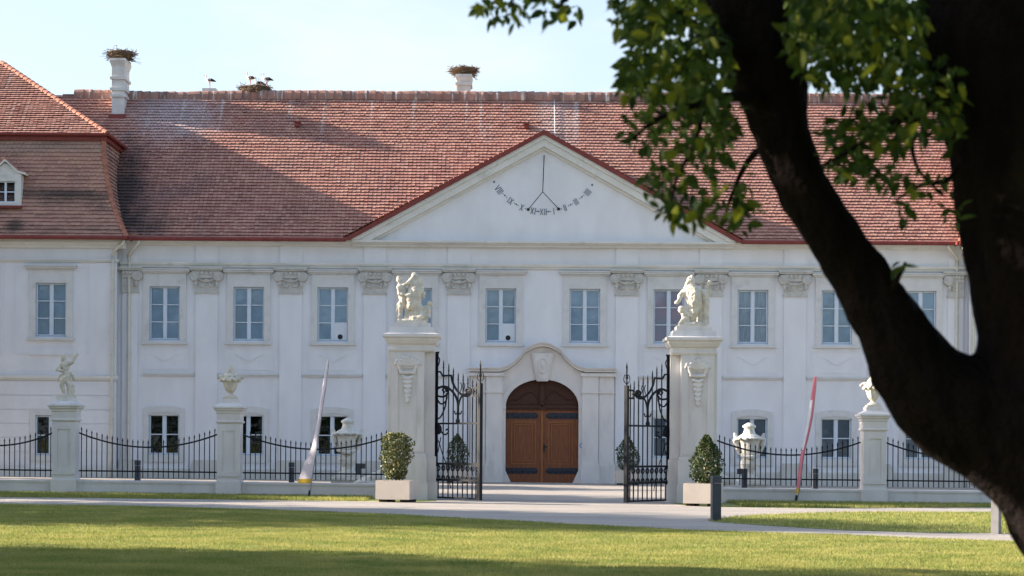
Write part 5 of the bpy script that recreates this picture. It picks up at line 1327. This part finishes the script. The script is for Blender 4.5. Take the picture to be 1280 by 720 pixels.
OW = [(373.3, 389.5, 604), (374.3, 390, 598.5), (380.5, 393, 580), (386.3, 394.8, 568), (390.5, 396.3, 558), (393.6, 398, 546), (396, 399.8, 534), (399.6, 403.2, 510), (403.2, 407.2, 485), (407.6, 410, 462), (410, 411, 449.5)]
yb = G(387, 622.5)[1]
banner(387, 622.5, OW, 'white', 'tall white feather banner with yellow hem in front of the left fence', [('hem', M['banner_yellow'], (0, 1), 0, 1), ('cloth', M['banner_white'], (1, 10), 0, 1)], yb)
OR = [(994, 998.8, 617), (994.8, 999.8, 610), (996.2, 1001.6, 595), (998.2, 1003.6, 580), (1001, 1006.2, 562), (1003.6, 1009.5, 550), (1006.6, 1013.2, 534), (1009.3, 1016.3, 518), (1012.2, 1018.2, 500), (1014.8, 1019.8, 484), (1017, 1020.8, 471)]
yb = G(996, 628.5)[1]
banner(995.5, 628.5, OR, 'red', 'narrow red and white feather banner in front of the right fence', [('hem', M['banner_yellow'], (0, 1), 0, 1), ('cloth', M['banner_red'], (1, 4), 0, 1), ('cloth', M['banner_red'], (4, 8), 0.62, 1), ('white_field', M['banner_field'], (4, 8), 0, 0.62), ('cloth', M['banner_red'], (8, 10), 0, 1)], yb)

# ================================================================== NESTS AND STORKS
def nest(x, y, z, r, h, lab, seed, dome=False):
    root = thing('stork_nest', lab, 'nest', (x, y, z), group='stork nests on the chimneys'); rg = random.Random(seed)
    q = MB(); prof = [(r * 0.62, 0.0), (r * 0.85, h * .45), (r, h * 0.8), (r * 0.92, h), (r * 0.5, h * 0.9), (0.05, h * 0.85)] if not dome else [(r, 0), (r * 1.02, h * 0.5), (r * 0.85, h), (r * 0.4, h), (0.05, h * .95)]
    q.lathe(prof, n=14); q.build('nest_core', M['twig'], root, kind=None)
    q = MB()
    for k in range(230):
        a = rg.random() * 6.283; zz = rg.random() * h; rr = r * (0.66 + 0.36 * min(1, zz / h * 1.2)) if not dome else r
        c = Vector((rr * math.cos(a), rr * math.sin(a), zz)); d = Vector((-math.sin(a) + rg.gauss(0, .6), math.cos(a) + rg.gauss(0, .6), rg.gauss(0, 0.35))).normalized()
        l = rg.uniform(0.12, 0.34); q.tube([c - d * l, c + d * l + Vector((0, 0, rg.gauss(0, 0.03)))], 0.011, 3, cap=False)
    for k in range(10):
        a = rg.random() * 6.283; d = Vector((math.cos(a), math.sin(a), rg.uniform(-0.35, 0.35))); q.tube([d * r * 0.8 + Vector((0, 0, h * .5)), d * r * rg.uniform(1.3, 1.7) + Vector((0, 0, h * .5))], 0.009, 3, cap=False)
    q.build('twigs', M['twig'], root, kind='stuff')
    return root
def stork(x, y, z, rz, lab, pose='stand', s=1.0):
    root = thing('stork', lab, 'bird', (x, y, z), R(rz), 'storks on the roof'); root.scale = (0.66, 0.66, 0.66)
    up = 0.45 if pose == 'stand' else 0.06
    q = sculpt('body', [((-0.05, 0, up + 0.18), (0.24, 0.13, 0.135)), ((0.12, 0, up + 0.22), (0.13, 0.11, 0.12)), ((0.16, 0, up + 0.26), 0.075, (0.24, 0, up + 0.40), 0.045), ((0.24, 0, up + 0.40), 0.043, (0.21, 0, up + 0.52), 0.038), ((0.23, 0, up + 0.57), (0.065, 0.045, 0.05)), ((-0.22, 0, up + 0.16), 0.08, (-0.34, 0, up + 0.12), 0.035)], M['feather_white'], root, voxel=0.02)
    q = MB(); q.tube([(0.27, 0, up + 0.56), (0.48, 0, up + 0.50)], [0.022, 0.005], 5); q.build('beak', M['beak'], root)
    for sg in (-1, 1):
        w = sculpt('wing', [((-0.10, sg * 0.10, up + 0.20), (0.20, 0.05, 0.10)), ((-0.18, sg * 0.10, up + 0.18), 0.09, (-0.46, sg * 0.05, up + 0.10), 0.03), ((-0.20, sg * 0.09, up + 0.25), 0.05, (-0.42, sg * 0.04, up + 0.13), 0.03)], M['feather_black'], root, voxel=0.02)
        if pose == 'stand':
            q = MB(); q.tube([(-0.02, sg * 0.05, up + 0.08), (-0.05, sg * 0.05, up * 0.52), (0.0, sg * 0.05, 0.02)], [0.02, 0.012, 0.010], 5); q.tube([(0, sg * .05, 0.015), (0.09, sg * .05, 0.0)], 0.01, 4); q.build('leg', M['beak'], root)
    return root
nx = TCX + CX
nest(nx, 89.05, ztop + 0.10, 0.56, 0.40, 'wide twig nest on the tall slender chimney', 1)
stork(nx - 0.03, 88.95, ztop + 0.34, 200, 'white stork sitting in the nest on the tall chimney', 'sit')
nest(mc.x, 90.2, mt_.z + 0.10, 0.60, 0.34, 'twig nest on the chimney behind the sundial pediment', 2)
nest(nc.x, 90.0, nc.z - 0.03, 0.66, 0.30, 'broad low nest on the ridge under several storks', 3, dome=True)
sp = P(261, 112, 90.0)
stork(sc_.x - 0.05, 90.0, sc_.z + 0.14, 165, 'lone stork standing on the small chimney left of the ridge nest', 'stand')
q_ = P(312, 110, 90.0); stork(nc.x - 0.24, 90.0, nc.z + 0.25, 160, 'standing stork on the left side of the ridge nest', 'stand', 1)
stork(nc.x + 0.50, 90.1, nc.z + 0.22, 172, 'standing stork on the right side of the ridge nest', 'stand')
stork(nc.x + 0.18, 89.8, nc.z + 0.24, 190, 'stork crouching in the middle of the ridge nest', 'sit')

# ================================================================== TREES
def big_tree_visible():
    TY = 11.0
    k = TY / F
    W3 = lambda px, py, dy=0.0: tuple(P(px, py, TY + dy))
    root_xy = (P(1475, 900, TY).x, TY + 0.1)
    root = thing('foreground_tree', 'dark forked tree in the foreground with overhanging leafy branches', 'tree', (root_xy[0], root_xy[1], gz(root_xy[0])))
    ox, oy, oz = root.location
    loc = lambda p: (p[0] - ox, p[1] - oy, p[2] - oz)
    trunk = [(1520, 960, 172), (1512, 860, 160), (1480, 760, 152), (1425, 670, 142), (1364, 600, 126), (1322, 540, 106)]
    stem = [(1318, 540, 112), (1306, 460, 78), (1292, 360, 84), (1286, 280, 88), (1277, 200, 90), (1264, 120, 94), (1250, 60, 98), (1240, 0, 96), (1235, -120, 92), (1245, -320, 80)]
    limb = [(1385, 625, 122), (1318, 580, 94), (1254, 540, 76), (1184, 506, 67), (1137, 456, 55), (1110, 400, 45), (1071, 340, 40), (1033, 285, 37), (1002, 230, 36), (981, 180, 38), (966, 130, 40), (953, 85, 46), (939, 40, 51), (925, 0, 55), (905, -60, 58), (860, -180, 54), (820, -330, 40)]
    it = []
    for ch in (trunk, stem, limb):
        for a, b in zip(ch, ch[1:]):
            it.append((loc(W3(a[0], a[1])), a[2] * k, loc(W3(b[0], b[1])), b[2] * k))
    # second fork leaving the limb near the top
    f = [(982, 150, 30), (990, 100, 22), (990, 50, 20), (985, 0, 20), (980, -90, 18), (1000, -260, 12)]
    for a, b in zip(f, f[1:]): it.append((loc(W3(a[0], a[1], .1)), a[2] * k, loc(W3(b[0], b[1], .1)), b[2] * k))
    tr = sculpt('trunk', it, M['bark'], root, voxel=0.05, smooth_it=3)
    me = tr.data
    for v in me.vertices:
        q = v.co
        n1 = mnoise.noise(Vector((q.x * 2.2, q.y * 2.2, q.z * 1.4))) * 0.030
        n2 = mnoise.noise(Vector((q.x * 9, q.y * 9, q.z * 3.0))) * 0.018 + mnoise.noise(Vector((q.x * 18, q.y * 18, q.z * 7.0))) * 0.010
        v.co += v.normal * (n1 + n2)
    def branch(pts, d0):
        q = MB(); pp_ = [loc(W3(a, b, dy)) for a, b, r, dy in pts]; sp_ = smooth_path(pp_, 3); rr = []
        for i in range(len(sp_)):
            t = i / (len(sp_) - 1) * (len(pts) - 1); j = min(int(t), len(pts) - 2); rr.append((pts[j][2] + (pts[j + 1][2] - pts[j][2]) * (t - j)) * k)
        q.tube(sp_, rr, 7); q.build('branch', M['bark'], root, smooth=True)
    B = [[(955, 90, 16, 0), (920, 60, 10, -.3), (880, 40, 7, -.6), (840, 10, 5, -.8), (790, -40, 4, -.9)],
         [(965, 130, 10, 0), (920, 120, 7, -.5), (870, 130, 5, -.9), (820, 150, 3, -1.1), (790, 175, 1.5, -1.2)],
         [(880, 128, 4, -.8), (868, 180, 3, -1.0), (845, 225, 2, -1.1), (838, 275, 1.2, -1.2)],
         [(985, 175, 8, .2), (945, 190, 5, .6), (920, 230, 3, .8), (905, 275, 1.5, .9)],
         [(992, 60, 13, .1), (1040, 22, 10, .5), (1100, 18, 7, .8), (1160, 30, 4, 1.0)],
         [(1190, 110, 9, -.3), (1150, 138, 6, -.5), (1105, 160, 4, -.7), (1060, 190, 2.5, -.9), (1030, 205, 1.5, -1)],
         [(1150, 138, 4, -.5), (1140, 180, 3, -.5), (1150, 215, 2, -.5), (1180, 245, 1.5, -.5)],
         [(1205, 200, 5, -.4), (1185, 225, 3.5, -.5), (1150, 232, 2.5, -.6), (1120, 250, 1.5, -.7)],
         [(830, -60, 6, -.9), (740, -50, 5, -.9), (660, -30, 3.5, -1), (615, 5, 2, -1)], [(740, -50, 4, -.9), (715, -10, 2.5, -.9), (695, 12, 1.5, -.9)], [(660, -30, 3, -1), (640, 0, 2, -1), (645, 25, 1, -1)],
         [(1100, 18, 5, .8), (1090, 70, 3, .8), (1080, 110, 2, .8)], [(1108, 375, 5, -.1), (1124, 345, 3, -.2), (1132, 328, 2, -.2)]]
    for b_ in B: branch(b_, 0)
    # leaves of the lower, visible boughs
    blobs = [(840, 35, 60, 50, 170), (800, 95, 30, 30, 55), (850, 105, 42, 40, 100), (885, 170, 30, 40, 50), (858, 150, 70, 36, 80), (815, 160, 34, 28, 30), (832, 225, 30, 40, 46), (872, 245, 26, 30, 22), (908, 232, 28, 44, 40), (930, 268, 22, 22, 14), (843, 268, 18, 14, 14), (785, 15, 22, 24, 18), (805, 0, 44, 14, 30), (890, 90, 30, 60, 60),
             (622, 10, 22, 15, 20), (606, 4, 12, 7, 6), (646, 16, 14, 14, 10), (655, 2, 20, 6, 8), (697, 14, 20, 14, 16), (716, 20, 10, 9, 6), (685, 6, 18, 10, 8),
             (1040, 25, 55, 42, 190), (1105, 30, 55, 50, 200), (1060, 85, 48, 30, 75), (1130, 92, 32, 40, 75), (1003, 40, 26, 55, 60), (1085, 170, 52, 30, 62), (1060, 203, 34, 20, 32), (1112, 150, 50, 40, 62), (1150, 140, 30, 40, 40), (1100, 218, 34, 16, 20), (1178, 110, 22, 44, 40), (1160, 228, 36, 20, 14), (1190, 268, 12, 12, 7), (1138, 262, 16, 12, 5), (1036, 165, 14, 20, 12), (1192, 150, 10, 40, 22), (1130, 330, 7, 6, 3)]
    rg = random.Random(21); L_ = []
    for cx, cy, rx, ry, n in blobs:
        for _ in range(int(n * (3.0 if cy < 130 else 1.9)) if cx > 740 else int(n * 1.3)):
            a = rg.random() * 6.283; r = rg.random() ** 0.5
            px, py = cx + rx * r * math.cos(a), cy + ry * r * math.sin(a)
            Y = 10.6 + rg.gauss(0, 0.75); L_.append((P(px, py, Y), rg.uniform(0.05, 0.098)))
    # leaf shapes: pointed ovals, folded along the midrib
    shapes = []
    for kx in range(6):
        w = rg.uniform(0.42, 0.6); fold = rg.uniform(0.05, 0.2); bend = rg.uniform(-.25, 0.1)
        prof = [(0, 0.0), (0.18, 0.62), (0.42, 1.0), (0.7, 0.72), (1.0, 0.0)]
        V = []; 
        for t, ww in prof: V.append((0, t, bend * t * t))
        for t, ww in prof[1:-1]: V.append((-w / 2 * ww, t - 0.02, bend * t * t + fold * ww * .5))
        for t, ww in prof[1:-1]: V.append((w / 2 * ww, t - 0.02, bend * t * t + fold * ww * .5))
        Fc = [(0, 1, 5), (1, 2, 6, 5), (2, 3, 7, 6), (3, 4, 7), (0, 8, 1), (8, 9, 2, 1), (9, 10, 3, 2), (10, 4, 3)]
        shapes.append((V, Fc))
    mes = []
    for V, Fc in shapes:
        me2 = bpy.data.meshes.new('leaf'); me2.from_pydata(V, [], Fc); me2.materials.append(M['leaf']); me2.update(); mes.append(me2)
    order = sorted(range(len(L_)), key=lambda i: -L_[i][1] / L_[i][0].y)
    rest = MB()
    for n, i in enumerate(order):
        p, sz = L_[i]; j = rg.randrange(6)
        # hanging leaves: tip mostly downwards and outwards
        d = Vector((rg.gauss(0, 0.75), rg.gauss(0, 0.6), rg.gauss(-0.65, 0.55))).normalized()
        s_ = Vector((rg.gauss(0, 1), rg.gauss(0, 1), rg.gauss(0, 1))); s_ = (s_ - d * s_.dot(d)).normalized(); u_ = d.cross(s_)
        if u_.z < 0 and rg.random() < .75: u_ = -u_; s_ = -s_
        Mx = Matrix((s_, d, u_)).transposed()
        if n < 300:
            o = link('leaf', mes[j], root, loc=(p.x - ox, p.y - oy, p.z - oz)); o.rotation_euler = Mx.to_euler(); o.scale = (sz, sz, sz)
        else:
            V, Fc = shapes[j]; rest.add([Mx @ (Vector(v) * sz) + p - Vector((ox, oy, oz)) for v in V], Fc)
    rest.build('foliage', M['leaf_mass'], root, kind='stuff')
    # the crown above the picture
    g2 = np.random.default_rng(9); C_ = []
    for _ in range(90):
        c = np.array([g2.uniform(-4.0, 9.0), g2.uniform(6.0, 16.0), 0.0]); c[2] = g2.uniform(2.9 + .223 * c[1], 12.0)
        e = ((c[0] - 2.6) / 6.5) ** 2 + ((c[1] - 11) / 6.0) ** 2 + ((c[2] - 7.5) / 5.0) ** 2
        if e > 1: continue
        q = c + g2.normal(size=(260, 3)) * np.array([0.7, 0.7, 0.45]); q = q[q[:, 2] > 1.95 + .223 * q[:, 1]]; C_.append(q)
    pts = np.concatenate(C_) - np.array([ox, oy, oz]); leaf_cloud('crown', pts, 0.16, M['leaf_mass'], root, rng=g2, aspect=0.55)
big_tree_visible()
def shade_tree(x, y, h, r, zlo, lab, seed, n=9000):
    root = thing('park_tree', lab, 'tree', (x, y, gz(x)), group='park trees left of the lawn')
    rg = np.random.default_rng(seed); rp = random.Random(seed)
    q = MB(); q.tube([(0, 0, -.2), (0.1, 0, zlo * .5), (0, 0.1, zlo), (0.1, 0, h * 0.8)], [r * .08, r * .065, r * .055, r * .02], 10)
    for k in range(9):
        a = k * 2.4; z = zlo * .8 + (h - zlo) * 0.07 * k; q.tube([(0, 0, z), (math.cos(a) * r * .35, math.sin(a) * r * .35, z + r * .25), (math.cos(a) * r * .75, math.sin(a) * r * .75, z + r * .45)], [r * .03, r * .02, r * .006], 6)
    q.build('trunk', M['bark'], root)
    C_ = []; zc, rz = (h + zlo) / 2, (h - zlo) / 2
    m_ = 70
    while len(C_) < m_:
        c = rg.uniform(-1, 1, 3); e = (c ** 2).sum()
        if e > 1 or e < 0.12: continue
        c = c * np.array([r, r, rz]) + np.array([0, 0, zc]); C_.append(c + rg.normal(size=(n // m_, 3)) * r * np.array([.15, .15, .11]))
    leaf_cloud('crown', np.concatenate(C_), 0.42, M['leaf_mass'], root, rng=rg, aspect=0.7)
shade_tree(-36, 46.6, 16.5, 5.9, 1.8, 'broad park tree left of the lawn, level with the path', 31, 20000)
shade_tree(-28, 27.2, 16.0, 4.6, 2.2, 'tall park tree left of the near lawn', 32)
shade_tree(-20, 24.7, 11.0, 4.0, 2.0, 'round park tree closest to the near lawn edge', 33)
shade_tree(-37, 64.0, 16.5, 5.2, 3.0, 'tall park tree left of the fence', 34)
shade_tree(-27, 62.2, 17.5, 3.3, 2.4, 'smaller park tree left of the fence', 35)
shade_tree(-30, 76.5, 12.5, 4.2, 2.5, 'park tree beside the left palace wing', 36)


shade_tree(-9, -7, 13.0, 5.5, 3.0, 'park tree standing behind the viewpoint on the left', 41)
shade_tree(1, -12, 15.0, 6.0, 3.0, 'park tree standing straight behind the viewpoint', 42)
shade_tree(10, -6, 13.0, 5.5, 3.0, 'park tree standing behind the viewpoint on the right', 43)
shade_tree(14, 6, 14.0, 5.5, 3.2, 'park tree right of the foreground tree', 44)
shade_tree(-30, 56.3, 8.4, 3.0, 1.6, 'low park tree left of the fence beside the path', 46)
def far_wood():
    g2 = np.random.default_rng(77); pts = []
    for k in range(46):
        x = -115 + 5 * k + g2.normal() * 1.5; y = -48 + g2.normal() * 5; h = g2.uniform(11, 17); r = g2.uniform(3.2, 4.8)
        q = g2.normal(size=(700, 3)) * np.array([r * .5, r * .5, h * .24]) + np.array([x, y, h * .55]); pts.append(q[q[:, 2] > 0.4])
    leaf_cloud('wood', np.concatenate(pts), 1.0, M['leaf_mass'], None, rng=g2, aspect=0.8)
far_wood()
shade_tree(-13, 13.6, 10.6, 4.2, 2.4, 'added unseen tree left of the foreground tree, shading its leaves', 45, 3000)  # sparse unseen tree, added to keep sun off the foreground tree
